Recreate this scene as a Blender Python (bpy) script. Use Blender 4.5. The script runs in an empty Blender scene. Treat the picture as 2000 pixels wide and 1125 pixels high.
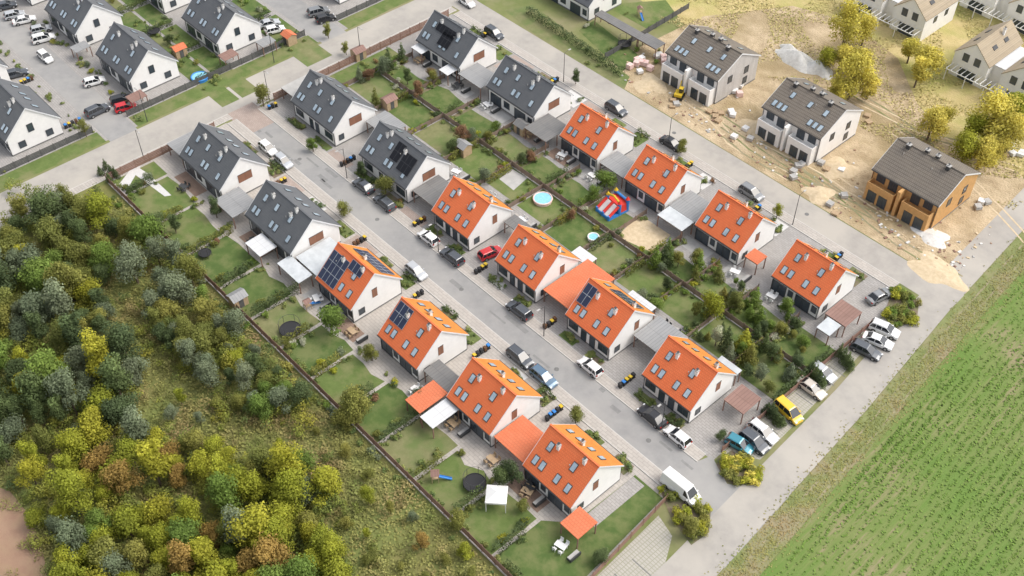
import bpy, math, random
import numpy as np
from mathutils import Vector, Matrix
random.seed(7); rng=np.random.default_rng(7)
S=bpy.context.scene; C=S.collection
try:
    S.view_settings.view_transform='Standard'; S.view_settings.look='None'
except Exception: pass
# ---------------- camera (drone at 127 m) -----------------
H=127.0; F=2179.0
v1=Vector((-2860,2250,-F)).normalized(); v2=Vector((3430,2250,-F)).normalized()
AX=-v1; AZ=AX.cross(v2).normalized(); AY=AZ.cross(AX)
M=Matrix((AX,AY,AZ))
cd=bpy.data.cameras.new("camera"); cam=bpy.data.objects.new("camera",cd); C.objects.link(cam)
cam.matrix_world=Matrix.Translation((0,0,H))@M.to_4x4()
cd.sensor_width=36; cd.lens=F/2000*36; cd.clip_end=6000; cd.clip_start=1
S.camera=cam
def G(u,v,z=0.0):
    """survey: plan position (metres) of a point read off the aerial photograph"""
    w=M@Vector((u-1000,562.5-v,-F)); t=(H-z)/(-w.z)
    return (w.x*t,w.y*t)
# ---------------- materials -----------------
def nt(name):
    m=bpy.data.materials.new(name); m.use_nodes=True
    t=m.node_tree; b=t.nodes['Principled BSDF']; return m,t,b
def col(c): return (c[0],c[1],c[2],1)
def pmat(name,c1,c2=None,scale=1.0,rough=.85,bump=0,bs=None,metal=0,lo=.35,hi=.65,c3=None,s3=.2,coat=0,obj=False,spec=.3,detail=5,bd=.05):
    m,t,b=nt(name); N=t.nodes; Lk=t.links
    b.inputs['Roughness'].default_value=rough; b.inputs['Metallic'].default_value=metal
    b.inputs['Specular IOR Level'].default_value=spec
    if coat: b.inputs['Coat Weight'].default_value=coat; b.inputs['Coat Roughness'].default_value=.08
    if c2 is None:
        b.inputs['Base Color'].default_value=col(c1); 
        if not bump: return m
    if obj: src=N.new('ShaderNodeTexCoord').outputs['Object']
    else: src=N.new('ShaderNodeNewGeometry').outputs['Position']
    if c2 is not None:
        n=N.new('ShaderNodeTexNoise'); n.inputs['Scale'].default_value=scale; n.inputs['Detail'].default_value=detail; n.inputs['Roughness'].default_value=.65
        Lk.new(src,n.inputs['Vector'])
        r=N.new('ShaderNodeValToRGB'); r.color_ramp.elements[0].position=lo; r.color_ramp.elements[1].position=hi
        r.color_ramp.elements[0].color=col(c1); r.color_ramp.elements[1].color=col(c2)
        Lk.new(n.outputs['Fac'],r.inputs['Fac']); out=r.outputs['Color']
        if c3 is not None:
            n2=N.new('ShaderNodeTexNoise'); n2.inputs['Scale'].default_value=s3; n2.inputs['Detail'].default_value=6; n2.inputs['Roughness'].default_value=.6
            Lk.new(src,n2.inputs['Vector'])
            mr=N.new('ShaderNodeMapRange'); mr.inputs[1].default_value=.45; mr.inputs[2].default_value=.62
            Lk.new(n2.outputs['Fac'],mr.inputs[0])
            mx=N.new('ShaderNodeMix'); mx.data_type='RGBA'
            Lk.new(mr.outputs[0],mx.inputs[0]); Lk.new(out,mx.inputs[6]); mx.inputs[7].default_value=col(c3); out=mx.outputs[2]
        Lk.new(out,b.inputs['Base Color'])
    if bump:
        nb=N.new('ShaderNodeTexNoise'); nb.inputs['Scale'].default_value=bs or scale*3; nb.inputs['Detail'].default_value=4
        Lk.new(src,nb.inputs['Vector'])
        bp=N.new('ShaderNodeBump'); bp.inputs['Strength'].default_value=bump; bp.inputs['Distance'].default_value=bd
        Lk.new(nb.outputs['Fac'],bp.inputs['Height']); Lk.new(bp.outputs['Normal'],b.inputs['Normal'])
    return m
def brickmat(name,c1,c2,mort,bw,rh,ms=.02,rough=.8,swz=False,bump=.4,obj=True,stain=None,off=.5,sa=.45):
    m,t,b=nt(name); N=t.nodes; Lk=t.links; b.inputs['Roughness'].default_value=rough; b.inputs['Specular IOR Level'].default_value=.18
    src=N.new('ShaderNodeTexCoord').outputs['Object'] if obj else N.new('ShaderNodeNewGeometry').outputs['Position']
    vec=src
    if swz:
        s=N.new('ShaderNodeSeparateXYZ'); c=N.new('ShaderNodeCombineXYZ'); mu=N.new('ShaderNodeMath'); mu.operation='MULTIPLY'; mu.inputs[1].default_value=1.45
        Lk.new(src,s.inputs[0]); Lk.new(s.outputs['X'],c.inputs['X']); Lk.new(s.outputs['Z'],mu.inputs[0]); Lk.new(mu.outputs[0],c.inputs['Y']); vec=c.outputs[0]
    br=N.new('ShaderNodeTexBrick'); br.offset=off; Lk.new(vec,br.inputs['Vector'])
    br.inputs['Color1'].default_value=col(c1); br.inputs['Color2'].default_value=col(c2); br.inputs['Mortar'].default_value=col(mort)
    br.inputs['Scale'].default_value=1; br.inputs['Mortar Size'].default_value=ms; br.inputs['Brick Width'].default_value=bw; br.inputs['Row Height'].default_value=rh
    br.inputs['Mortar Smooth'].default_value=.3
    n=N.new('ShaderNodeTexNoise'); n.inputs['Scale'].default_value=.55; n.inputs['Detail'].default_value=8; n.inputs['Roughness'].default_value=.7
    g=N.new('ShaderNodeNewGeometry'); Lk.new(g.outputs['Position'],n.inputs['Vector'])
    mr=N.new('ShaderNodeMapRange'); mr.inputs[1].default_value=.4; mr.inputs[2].default_value=.7; mr.inputs[3].default_value=0; mr.inputs[4].default_value=sa
    Lk.new(n.outputs['Fac'],mr.inputs[0])
    mx=N.new('ShaderNodeMix'); mx.data_type='RGBA'; Lk.new(mr.outputs[0],mx.inputs[0]); Lk.new(br.outputs['Color'],mx.inputs[6])
    st=stain or tuple(x*.65 for x in c1); mx.inputs[7].default_value=col(st)
    Lk.new(mx.outputs[2],b.inputs['Base Color'])
    bp=N.new('ShaderNodeBump'); bp.inputs['Strength'].default_value=bump; bp.inputs['Distance'].default_value=.03; bp.invert=True
    Lk.new(br.outputs['Fac'],bp.inputs['Height']); Lk.new(bp.outputs['Normal'],b.inputs['Normal'])
    return m
def leafmat(name,a,b_,c_,wr=.6,wn=.42,ns=.45,add=0.0,trn=.3):
    m,t,b=nt(name); N=t.nodes; Lk=t.links
    oi=N.new('ShaderNodeObjectInfo'); r=N.new('ShaderNodeValToRGB')
    r.color_ramp.elements[0].color=col(a); r.color_ramp.elements[1].color=col(c_); e=r.color_ramp.elements.new(.5); e.color=col(b_)
    g=N.new('ShaderNodeNewGeometry'); n=N.new('ShaderNodeTexNoise'); n.inputs['Scale'].default_value=ns; n.inputs['Detail'].default_value=3
    Lk.new(g.outputs['Position'],n.inputs['Vector'])
    ad=N.new('ShaderNodeMath'); ad.operation='MULTIPLY_ADD'; ad.inputs[1].default_value=wr; Lk.new(oi.outputs['Random'],ad.inputs[0])
    m2=N.new('ShaderNodeMath'); m2.operation='MULTIPLY_ADD'; m2.inputs[1].default_value=wn; m2.inputs[2].default_value=add; Lk.new(n.outputs['Fac'],m2.inputs[0]); Lk.new(m2.outputs[0],ad.inputs[2])
    Lk.new(ad.outputs[0],r.inputs['Fac'])
    at=N.new('ShaderNodeAttribute'); at.attribute_name='tint'
    vm=N.new('ShaderNodeVectorMath'); vm.operation='SCALE'; Lk.new(r.outputs['Color'],vm.inputs[0]); Lk.new(at.outputs['Fac'],vm.inputs['Scale'])
    Lk.new(vm.outputs[0],b.inputs['Base Color']); b.inputs['Roughness'].default_value=.7; b.inputs['Specular IOR Level'].default_value=.2
    if trn:
        tr=N.new('ShaderNodeBsdfTranslucent'); Lk.new(vm.outputs[0],tr.inputs['Color'])
        mx=N.new('ShaderNodeMixShader'); mx.inputs[0].default_value=trn
        Lk.new(b.outputs[0],mx.inputs[1]); Lk.new(tr.outputs[0],mx.inputs[2]); Lk.new(mx.outputs[0],N['Material Output'].inputs['Surface'])
    return m
plaster=pmat('white_plaster',(.80,.79,.77),(.85,.84,.82),1.2,.9,.1,20)
greyblock=brickmat('grey_concrete_block',(.52,.50,.48),(.6,.58,.56),(.4,.39,.38),.6,.3,.02)
rawbrick=pmat('ochre_insulation',(.62,.36,.15),(.50,.29,.12),2,.9,.1)
plinthm=pmat('grey_plinth',(.16,.16,.16),(.22,.22,.21),3,.9)
clay=brickmat('clay_tile',(.80,.20,.078),(.74,.18,.07),(.60,.135,.05),.3,.36,.025,.7,True,.3,True,(.74,.235,.10),sa=.3)
clay_sun_tint=brickmat('sun_tinted_clay_tile',(.66,.245,.055),(.60,.215,.05),(.46,.15,.035),.3,.36,.025,.7,True,.3,True,(.54,.29,.08),sa=.5)  # far slopes: warm sunlight is painted into the tile colour
slate=brickmat('graphite_tile',(.145,.152,.163),(.13,.137,.148),(.09,.095,.10),.3,.36,.025,.6,True,.35,True,(.175,.18,.185),sa=.4)
brownt=brickmat('brown_grey_tile',(.20,.175,.15),(.22,.195,.165),(.12,.105,.09),.34,.40,.045,.65,True,.6,True,(.25,.215,.17),sa=.4)
whitemetal=pmat('white_sheet_metal',(.72,.73,.74),None,rough=.45)
beige_roof=brickmat('beige_brown_tile',(.38,.31,.22),(.42,.35,.26),(.30,.25,.18),.4,.4,.04,.7,True,.4,True,(.46,.38,.27))
anth=pmat('anthracite_frame',(.06,.062,.065),None,rough=.45)
glass=pmat('window_glass',(.05,.065,.08),None,rough=.06,spec=.8)
skyg=pmat('skylight_glass',(.28,.36,.43),(.46,.56,.63),.6,.08,spec=1.0)
brownwood=brickmat('brown_slats',(.26,.13,.085),(.31,.155,.10),(.14,.065,.045),3.0,.16,.02,.7,False,.6,True)
fencem=pmat('brown_fence_wood',(.22,.13,.10),(.29,.18,.14),1.5,.8)
fencei=pmat('weathered_fence_wood',(.19,.14,.11),(.26,.20,.16),.4,.85)
darkfence=pmat('dark_fence',(.09,.09,.092),(.13,.128,.125),1.5,.8)
solarm=brickmat('solar_cell',(.035,.045,.085),(.045,.058,.10),(.42,.45,.48),1.02,1.66,.045,.15,False,.05,True,(.045,.055,.095),0)
solarblk=brickmat('black_solar_cell',(.015,.016,.02),(.018,.019,.024),(.08,.08,.085),1.02,1.66,.03,.15,False,.05,True,(.018,.019,.024),0)
asph=pmat('asphalt',(.28,.278,.275),(.33,.325,.318),.5,.9,.15,12,c3=(.365,.355,.34),s3=.07,detail=12)
asphw=pmat('worn_asphalt',(.345,.325,.30),(.41,.385,.35),.5,.9,.1,12,c3=(.45,.42,.375),s3=.08,detail=12)
paver=brickmat('paving_slab',(.45,.415,.38),(.50,.465,.425),(.31,.285,.26),1.0,.5,.03,.9,False,.2,False,(.38,.35,.32))
paver2=brickmat('grey_paving',(.35,.335,.32),(.41,.39,.375),(.24,.23,.22),.8,.4,.03,.9,False,.2,False,(.31,.295,.28))
warmpav=brickmat('reddish_paving',(.41,.33,.29),(.46,.375,.33),(.30,.25,.22),.6,.3,.03,.9,False,.2,False)
grasspav=brickmat('grass_paver',(.42,.395,.35),(.46,.43,.385),(.31,.31,.24),.62,.42,.06,.9,False,.2,False,(.36,.35,.30),0)
kerbm=pmat('concrete_kerb',(.52,.50,.47),(.58,.56,.53),2,.9)
concrete=pmat('concrete',(.40,.395,.38),(.48,.47,.455),.8,.9,.1)
lawns=[pmat('lawn_grass',(.105,.155,.042),(.15,.20,.062),.6,.95,.6,25,c3=(.20,.21,.09),s3=.25,detail=12),
       pmat('dry_lawn_grass',(.175,.185,.08),(.24,.235,.115),.6,.95,.6,25,c3=(.145,.19,.065),s3=.25,detail=12),
       pmat('deep_lawn_grass',(.08,.13,.035),(.115,.165,.048),.6,.95,.6,25,c3=(.16,.185,.07),s3=.3,detail=12)]
meadow=pmat('meadow_ground',(.15,.185,.06),(.22,.23,.095),.18,.95,.5,6,c3=(.27,.245,.14),s3=.07,detail=12)
vergem=pmat('verge_ground',(.165,.20,.07),(.24,.26,.11),.5,.95,.6,6,c3=(.29,.25,.15),s3=.16,detail=14)
trackm=pmat('worn_track',(.27,.25,.15),(.34,.29,.19),.8,.95,.4,6,c3=(.2,.22,.09),s3=.3,detail=12)
forestm=pmat('forest_floor',(.15,.165,.05),(.23,.215,.08),.5,.95,.8,4,c3=(.18,.21,.065),s3=.12,detail=10)
soil=pmat('bare_soil',(.32,.20,.14),(.41,.27,.19),.4,.95,.6,5,c3=(.30,.22,.13),s3=.1,detail=10)
sand=pmat('sandy_ground',(.38,.29,.18),(.60,.48,.32),.3,.95,.9,3,c3=(.35,.27,.15),s3=.09,detail=14,bd=.25)
waste=pmat('waste_ground',(.44,.36,.15),(.58,.47,.24),.2,.95,.8,3,c3=(.38,.37,.12),s3=.07,detail=12,bd=.2)  # golden tone paints the warm haze glow into the ground
gravelw=pmat('white_gravel',(.55,.54,.53),(.70,.69,.68),9,.95,.5,15)
mulch=pmat('garden_soil',(.18,.14,.10),(.27,.215,.155),2,.95,.6,8,c3=(.14,.165,.065),s3=.5)
decking=brickmat('timber_decking',(.30,.21,.165),(.35,.25,.195),(.17,.12,.09),3,.15,.02,.8,False,.3,False)
def fieldmat():
    m,t,b=nt('crop_field'); N=t.nodes; Lk=t.links; b.inputs['Roughness'].default_value=.95
    g=N.new('ShaderNodeNewGeometry'); n=N.new('ShaderNodeTexNoise'); n.inputs['Scale'].default_value=1.1; n.inputs['Detail'].default_value=9; n.inputs['Roughness'].default_value=.75
    mp=N.new('ShaderNodeMapping'); mp.inputs['Rotation'].default_value=(0,0,math.radians(-5)); mp.inputs['Scale'].default_value=(1.2,.10,1)
    Lk.new(g.outputs['Position'],mp.inputs[0]); Lk.new(mp.outputs[0],n.inputs['Vector'])
    n2=N.new('ShaderNodeTexNoise'); n2.inputs['Scale'].default_value=.055; n2.inputs['Detail'].default_value=7; Lk.new(g.outputs['Position'],n2.inputs['Vector'])
    ad=N.new('ShaderNodeMath'); ad.operation='ADD'; Lk.new(n.outputs['Fac'],ad.inputs[0]); Lk.new(n2.outputs['Fac'],ad.inputs[1])
    r=N.new('ShaderNodeValToRGB'); r.color_ramp.elements[0].position=.39; r.color_ramp.elements[0].color=(.27,.235,.13,1)
    r.color_ramp.elements[1].position=.57; r.color_ramp.elements[1].color=(.125,.21,.04,1)
    e=r.color_ramp.elements.new(.46); e.color=(.175,.22,.065,1)
    hf=N.new('ShaderNodeMath'); hf.operation='MULTIPLY'; hf.inputs[1].default_value=.5; Lk.new(ad.outputs[0],hf.inputs[0]); Lk.new(hf.outputs[0],r.inputs['Fac'])
    Lk.new(r.outputs['Color'],b.inputs['Base Color'])
    bp=N.new('ShaderNodeBump'); bp.inputs['Strength'].default_value=.7; bp.inputs['Distance'].default_value=.15; Lk.new(n.outputs['Fac'],bp.inputs['Height']); Lk.new(bp.outputs['Normal'],b.inputs['Normal'])
    return m
fieldm=fieldmat()
LM={'dk':leafmat('dark_green_leaf',(.08,.115,.055),(.11,.15,.06),(.15,.20,.07)),
    'yg':leafmat('yellow_green_leaf',(.22,.26,.035),(.33,.35,.04),(.44,.40,.05)),
    'ol':leafmat('olive_leaf',(.15,.18,.05),(.23,.24,.06),(.33,.30,.075)),
    'gg':leafmat('grey_green_leaf',(.14,.18,.105),(.19,.23,.135),(.25,.28,.17)),
    'gd':leafmat('golden_leaf',(.50,.46,.09),(.60,.53,.10),(.68,.57,.14)),
    'br':leafmat('bright_green_leaf',(.13,.20,.045),(.17,.25,.05),(.23,.31,.07)),
    'rd':leafmat('reddish_leaf',(.20,.12,.07),(.28,.16,.09),(.25,.22,.08)),
    'ru':leafmat('rust_leaf',(.30,.21,.06),(.36,.24,.07),(.40,.28,.08)),
    'fl':leafmat('blossom_leaf',(.40,.43,.28),(.52,.52,.40),(.28,.34,.15)),
    'wd':leafmat('weed_leaf',(.165,.20,.055),(.27,.265,.085),(.33,.235,.12),0,2.2,.16,-.6,0),
    'ww':leafmat('glow_tinted_weed_leaf',(.40,.38,.12),(.50,.44,.18),(.56,.46,.24),0,2.2,.16,-.6,0),  # leaf colour lightened and warmed to carry the sun haze
    'th':leafmat('thicket_leaf',(.10,.145,.055),(.22,.255,.055),(.36,.34,.06),0,2.6,.22,-.8,.2),
    'cp':leafmat('crop_leaf',(.115,.20,.035),(.15,.245,.045),(.21,.27,.07),0,1.6,.2,-.3,0),
    'mx':leafmat('mixed_garden_leaf',(.08,.13,.05),(.17,.22,.065),(.31,.31,.10),0,2.4,.7,-.7,0)}
bark=pmat('bark',(.12,.09,.07),(.18,.145,.11),6,.9,.4)
rubber=pmat('rubber',(.02,.02,.02),None,rough=.8)
rimm=pmat('rim_metal',(.45,.46,.47),None,rough=.35,metal=.8)
blackp=pmat('black_plastic',(.035,.035,.038),None,rough=.6)
tailm=pmat('tail_lens',(.35,.015,.01),None,rough=.2)
headm=pmat('head_lens',(.7,.72,.74),None,rough=.1,spec=1)
cgl=pmat('car_glass',(.02,.024,.03),None,rough=.04,spec=.9)
def paint(n,c,met=.2): return pmat(n,c,None,rough=.3,metal=met,coat=.8,spec=.5)
PC={'white':paint('white_paint',(.80,.80,.79),0),'silver':paint('silver_paint',(.54,.56,.58),.3),'dark':paint('dark_grey_paint',(.08,.09,.105),.2),
 'black':paint('black_paint',(.02,.021,.025),.1),'red':paint('red_paint',(.6,.02,.03),.1),'blue':paint('blue_grey_paint',(.12,.20,.29),.3),
 'teal':paint('teal_paint',(.04,.24,.32),.2),'yellow':paint('yellow_paint',(.82,.52,.03),0),'beige':paint('beige_paint',(.6,.54,.47),.2),'grey':paint('grey_paint',(.25,.26,.27),.3)}
yel=pmat('yellow_plastic',(.66,.46,.04),None,rough=.5); brn=pmat('brown_plastic',(.12,.06,.03),None,rough=.5)
blu=pmat('blue_plastic',(.05,.23,.60),None,rough=.4); redp=pmat('red_plastic',(.7,.05,.035),None,rough=.4)
whp=pmat('white_plastic',(.78,.78,.77),None,rough=.4); water=pmat('pool_water',(.20,.55,.70),(.32,.65,.78),3,.05,.1,3,spec=.8)
wood=pmat('pale_timber',(.40,.29,.18),(.50,.37,.24),2,.8); pinkb=pmat('pink_insulation',(.74,.50,.46),(.82,.66,.62),2,.9)
chalk=pmat('pale_gravel',(.58,.57,.54),(.74,.73,.70),1.5,.95,.8,5)
sandheap=pmat('heaped_sand',(.54,.43,.28),(.66,.54,.37),1.5,.95,.6,4)
polyc=pmat('translucent_panel',(.48,.51,.53),(.60,.63,.65),.8,.35)
redmetal=brickmat('orange_sheet_roof',(.68,.20,.10),(.64,.185,.09),(.50,.13,.065),.45,.45,.03,.75,False,.5,True,(.62,.24,.13))
greymetal=brickmat('grey_sheet_roof',(.29,.295,.30),(.32,.325,.33),(.19,.19,.195),.5,9,.03,.6,False,.6,True,(.36,.36,.36),0)
mergedark=brickmat('dark_sheet_roof',(.18,.18,.18),(.205,.20,.195),(.12,.12,.12),.5,9,.03,.6,False,.6,True,(.24,.235,.23),0)
whitesheet=brickmat('white_canopy_sheet',(.66,.67,.68),(.70,.71,.72),(.48,.48,.48),1.0,9,.03,.45,False,.4,True,(.58,.60,.62),0)
brownsheet=brickmat('brown_sheet_roof',(.29,.18,.15),(.32,.20,.17),(.19,.11,.09),.5,9,.03,.6,False,.6,True,None,0)
# ---------------- mesh builder -----------------
I4=Matrix.Identity(4)
def T_(x,y,z): return Matrix.Translation((x,y,z))
def RZ(a): return Matrix.Rotation(a,4,'Z')
def RX(a): return Matrix.Rotation(a,4,'X')
def RY(a): return Matrix.Rotation(a,4,'Y')
class MB:
    def __init__(s): s.v=[];s.f=[];s.m=[];s.ms=[]
    def mi(s,m):
        if m not in s.ms: s.ms.append(m)
        return s.ms.index(m)
    def add(s,vs,fs,m,mat=I4):
        o=len(s.v); k=s.mi(m)
        for p in vs: s.v.append(tuple(mat@Vector(p)))
        for f in fs: s.f.append([i+o for i in f]); s.m.append(k)
    def box(s,a,b,m,mat=I4):
        x0,y0,z0=a;x1,y1,z1=b
        s.add([(x0,y0,z0),(x1,y0,z0),(x1,y1,z0),(x0,y1,z0),(x0,y0,z1),(x1,y0,z1),(x1,y1,z1),(x0,y1,z1)],
              [(0,3,2,1),(4,5,6,7),(0,1,5,4),(1,2,6,5),(2,3,7,6),(3,0,4,7)],m,mat)
    def frus(s,a,b,z0,z1,m,mat=I4):
        s.add([(a[0],a[2],z0),(a[1],a[2],z0),(a[1],a[3],z0),(a[0],a[3],z0),(b[0],b[2],z1),(b[1],b[2],z1),(b[1],b[3],z1),(b[0],b[3],z1)],
              [(0,3,2,1),(4,5,6,7),(0,1,5,4),(1,2,6,5),(2,3,7,6),(3,0,4,7)],m,mat)
    def cyl(s,p0,p1,r0,r1,m,n=10,mat=I4):
        p0=Vector(p0);p1=Vector(p1); d=(p1-p0).normalized(); a=d.orthogonal().normalized(); b=d.cross(a)
        vs=[];
        for k in range(n):
            t=2*math.pi*k/n; q=a*math.cos(t)+b*math.sin(t); vs.append(p0+q*r0)
        for k in range(n):
            t=2*math.pi*k/n; q=a*math.cos(t)+b*math.sin(t); vs.append(p1+q*r1)
        fs=[(k,(k+1)%n,n+(k+1)%n,n+k) for k in range(n)]+[tuple(range(n-1,-1,-1)),tuple(range(n,2*n))]
        s.add(vs,fs,m,mat)
    def torus(s,c,R,r,m,n=24,k=6):
        vs=[];fs=[]
        for i in range(n):
            a=2*math.pi*i/n
            for j in range(k):
                b=2*math.pi*j/k; q=R+r*math.cos(b); vs.append((c[0]+q*math.cos(a),c[1]+q*math.sin(a),c[2]+r*math.sin(b)))
        for i in range(n):
            for j in range(k): fs.append((i*k+j,((i+1)%n)*k+j,((i+1)%n)*k+(j+1)%k,i*k+(j+1)%k))
        s.add(vs,fs,m)
    def mesh(s,name,smooth=False):
        me=bpy.data.meshes.new(name); me.from_pydata(s.v,[],s.f)
        for m in s.ms: me.materials.append(m)
        me.polygons.foreach_set('material_index',s.m)
        if smooth: me.polygons.foreach_set('use_smooth',[True]*len(s.f))
        me.update(); return me
def obj(name,me,parent=None,mat=I4,label=None,cat=None,group=None,kind=None):
    o=bpy.data.objects.new(name,me); C.objects.link(o)
    if parent is not None: o.parent=parent
    o.matrix_basis=mat
    if label: o['label']=label
    if cat: o['category']=cat
    if group: o['group']=group
    if kind: o['kind']=kind
    return o
def spawn(T,name,mat,label,cat,group=None,over=None):
    if len(T)==1:
        o=obj(name,T[0][2],None,mat@T[0][3],label,cat,group); return o
    e=obj(name,None,None,mat,label,cat,group); e.empty_display_size=.5; d={None:e}
    for key,pn,me,mm,pk in T: d[key]=obj(pn,me,d[pk],mm)
    return e
def sheet(name,pts,z,m,kind='structure'):
    me=bpy.data.meshes.new(name); me.from_pydata([(p[0],p[1],z) for p in pts],[],[list(range(len(pts)))]); me.materials.append(m)
    if me.polygons[0].normal.z<0: me.flip_normals()
    me.update(); return obj(name,me,kind=kind)
def rect(x0,x1,y0,y1): return [(x0,y0),(x1,y0),(x1,y1),(x0,y1)]
def P(lst): return [G(a,b) for a,b in lst]
def inpoly(x,y,q):
    c=False
    for i in range(len(q)):
        (x1,y1),(x2,y2)=q[i],q[i-1]
        if (y1>y)!=(y2>y) and x<(x2-x1)*(y-y1)/(y2-y1)+x1: c=not c
    return c
# ---------------- ground -----------------
sheet('ground',rect(-1800,1500,-1500,1800),0,meadow)
sheet('forest_floor_ground',[(-158.5,0),(-158.5,48),(-47,48),(-30,30),(-20,-60),(-158,-60)],.01,forestm)
sheet('bare_soil_ground',P([(-60,930),(20,960),(60,1010),(85,1080),(95,1140),(110,1300),(-60,1300)]),.02,soil)
sheet('lot_pavement',[(-157.8,48),(-46,48),(-47.9,72.6),(-157.8,72.6)],.012,paver)
sheet('lot_pavement',rect(-157.8,-47.7,81,127.2),.012,paver2)
sheet('main_street_road',rect(-160,-43.6,74.6,79.2),.024,asph)
sheet('back_street_road',rect(-160,-41.5,129.2,134.4),.024,asphw)
sheet('top_road',rect(-167.2,-160,-60,330),.026,asphw)
sheet('end_road',[(-29.5,-20),(-35.6,65),(-38.6,104),(-41.4,130),(-44,165),(-50,240),(-54,240),(-48.8,165),(-46.5,130),(-43.8,104),(-41.2,60),(-35,-20)],.03,asphw)
sheet('junction_road',P([(1390,890),(1420,945),(1480,955),(1520,930),(1560,1010),(1420,1130),(1400,1060),(1380,1000),(1290,930)]),.027,asph)
random.seed(31)
patchm=pmat('asphalt_patch',(.22,.22,.218),(.27,.268,.262),1.5,.9,.1,12)
for _ in range(16):
    x=random.uniform(-155,-50); y=random.uniform(75,78.4); sheet('road_patch',rect(x,x+random.uniform(.8,5),y,y+random.uniform(.3,.8)),.029,patchm)
def pave(x0,x1,y0,y1,m=paver,h=.1,name='pavement'):
    b=MB(); b.box((x0,y0,0),(x1,y1,h),m); b.box((x0,y0-.14,0),(x1,y0-.003,h+.01),kerbm); b.box((x0,y1+.003,0),(x1,y1+.14,h+.01),kerbm)
    return obj(name,b.mesh(name),kind='structure')
pave(-157.5,-49,72.7,74.45); pave(-157.5,-49,79.35,81.0)
pave(-157.5,-50,127.3,129.05)
def pavex(x0,x1,y0,y1,m=paver,h=.1):
    b=MB(); b.box((x0,y0,0),(x1,y1,h),m); b.box((x0-.14,y0,0),(x0-.003,y1,h+.01),kerbm); b.box((x1+.003,y0,0),(x1+.14,y1,h+.01),kerbm)
    return obj('pavement',b.mesh('pavement'),kind='structure')
pavex(-159.8,-158.3,-60,74.2); pavex(-159.8,-158.3,79.6,128.8); 
sheet('ramp_pavement',rect(-160,-152,73.8,80),.034,warmpav)
sheet('parking_pavement',[(-47.6,83),(-43.4,86),(-44.6,104),(-46.4,122),(-47.6,126)],.016,grasspav)
sheet('parking_pavement',[(-45.2,44),(-40.2,44),(-41.2,64),(-43.5,68),(-46.8,69)],.016,grasspav)
sheet('verge_grass',[(-29.4,-20),(-35.5,65),(-38.5,104),(-41.3,130),(-43.9,165),(-50,240),(-44,240),(-39.5,165),(-37.3,130),(-35,104),(-31.6,65),(-26,-20)],.034,vergem)
b=MB()
for off in(1.3,2.9):
    pts=[(-29.4,-20),(-35.5,65),(-38.5,104),(-41.3,130),(-43.9,165)]
    for i in range(4):
        (xa,ya),(xb,yb)=pts[i],pts[i+1]; b.add([(xa+off,ya,.039),(xa+off+.3,ya,.039),(xb+off+.3,yb,.039),(xb+off,yb,.039)],[(0,1,2,3)],trackm)
obj('wheel_track_path',b.mesh('track'),kind='structure')
sheet('field_ground',[(-25.9,-20),(-31.5,65),(-34.9,104),(-37.2,130),(-39.4,165),(-44,240),(-60,500),(600,500),(600,-300),(-10,-300)],.02,fieldm)
sheet('sandy_ground',[(-124,134.6),(-43.5,134.6),(-46,165),(-52,168),(-64,166),(-75,172),(-86,182),(-100,186),(-112,182),(-122,165)],.016,sand)
sheet('waste_ground',[(-150,160),(-50,160),(-55,260),(-190,260)],.008,waste)
sheet('lawn_grass',P([(985,20),(1040,10),(1230,150),(1215,185),(1150,150)]),.02,lawns[1])
random.seed(77)
for k in range(9):
    y0=random.uniform(137,141) if k<5 else random.uniform(160,167); x=random.uniform(-118,-70); n=14; b=MB(); a=random.uniform(-.1,.1); px,py=x,y0; L=[]
    for i in range(n): L.append((px,py)); a+=random.uniform(-.16,.16); px+=2.6*math.cos(a); py+=2.6*math.sin(a); py=max(py,136)
    for off in(0,1.7):
        for i in range(n-1):
            (xa,ya),(xb,yb)=L[i],L[i+1]; b.add([(xa,ya+off,.03+k*.003),(xb,yb+off,.03+k*.003),(xb,yb+off+.35,.03+k*.003),(xa,ya+off+.35,.03+k*.003)],[(0,1,2,3)],sandheap if k%2 else trackm)
    obj('tyre_track_path',b.mesh('track'),kind='structure')
sheet('estate_pavement',rect(-300,-168,20,130),.012,paver2)
sheet('estate_road',rect(-300,-166.8,54,59.5),.022,asph)
sheet('estate_road',rect(-300,-166.8,101,107),.022,asph)
for y0,y1,k in((28,53.5,0),(60,77.8,2),(78.2,100.5,0),(108,140,0)):
    sheet('verge_grass',rect(-171.5,-167.8,y0,y1),.02,lawns[0])
# ---------------- houses -----------------
def slabroof(b,L,W,he,rise,mn,mf,th=.16):
    h=L/2;w=W/2
    for sgn,m in((-1,mn),(1,mf)):
        vs=[(-h,sgn*w,he),(h,sgn*w,he),(h,0,he+rise),(-h,0,he+rise)]
        vs+= [(x,y,z+th) for x,y,z in vs]
        fs=[(0,1,2,3),(4,5,6,7),(0,1,5,4),(1,2,6,5),(3,0,4,7)]
        b.add(vs,fs,m)
def skylight_mesh():
    b=MB(); b.box((-.42,-.68,0),(.42,.68,.09),anth); me=b.mesh('skylight')
    g=MB(); g.box((-.33,-.58,.085),(.33,.58,.105),skyg); return me,g.mesh('glass')
SKY=skylight_mesh()
def wmesh(w,h,n=1,frame=anth,d=.05):
    b=MB()
    b.box((-w/2,-d,0),(w/2,0,h),glass)
    me=b.mesh('window')
    f=MB(); t=.07
    f.box((-w/2-t,-d-.03,-t),(w/2+t,.0,0),frame); f.box((-w/2-t,-d-.03,h),(w/2+t,0,h+t),frame)
    f.box((-w/2-t,-d-.03,0),(-w/2,0,h),frame); f.box((w/2,-d-.03,0),(w/2+t,0,h),frame)
    for i in range(1,n):
        x=-w/2+w*i/n; f.box((x-.03,-d-.025,0),(x+.03,-.001,h),frame)
    return me,f.mesh('frame')
WCACHE={}
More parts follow.
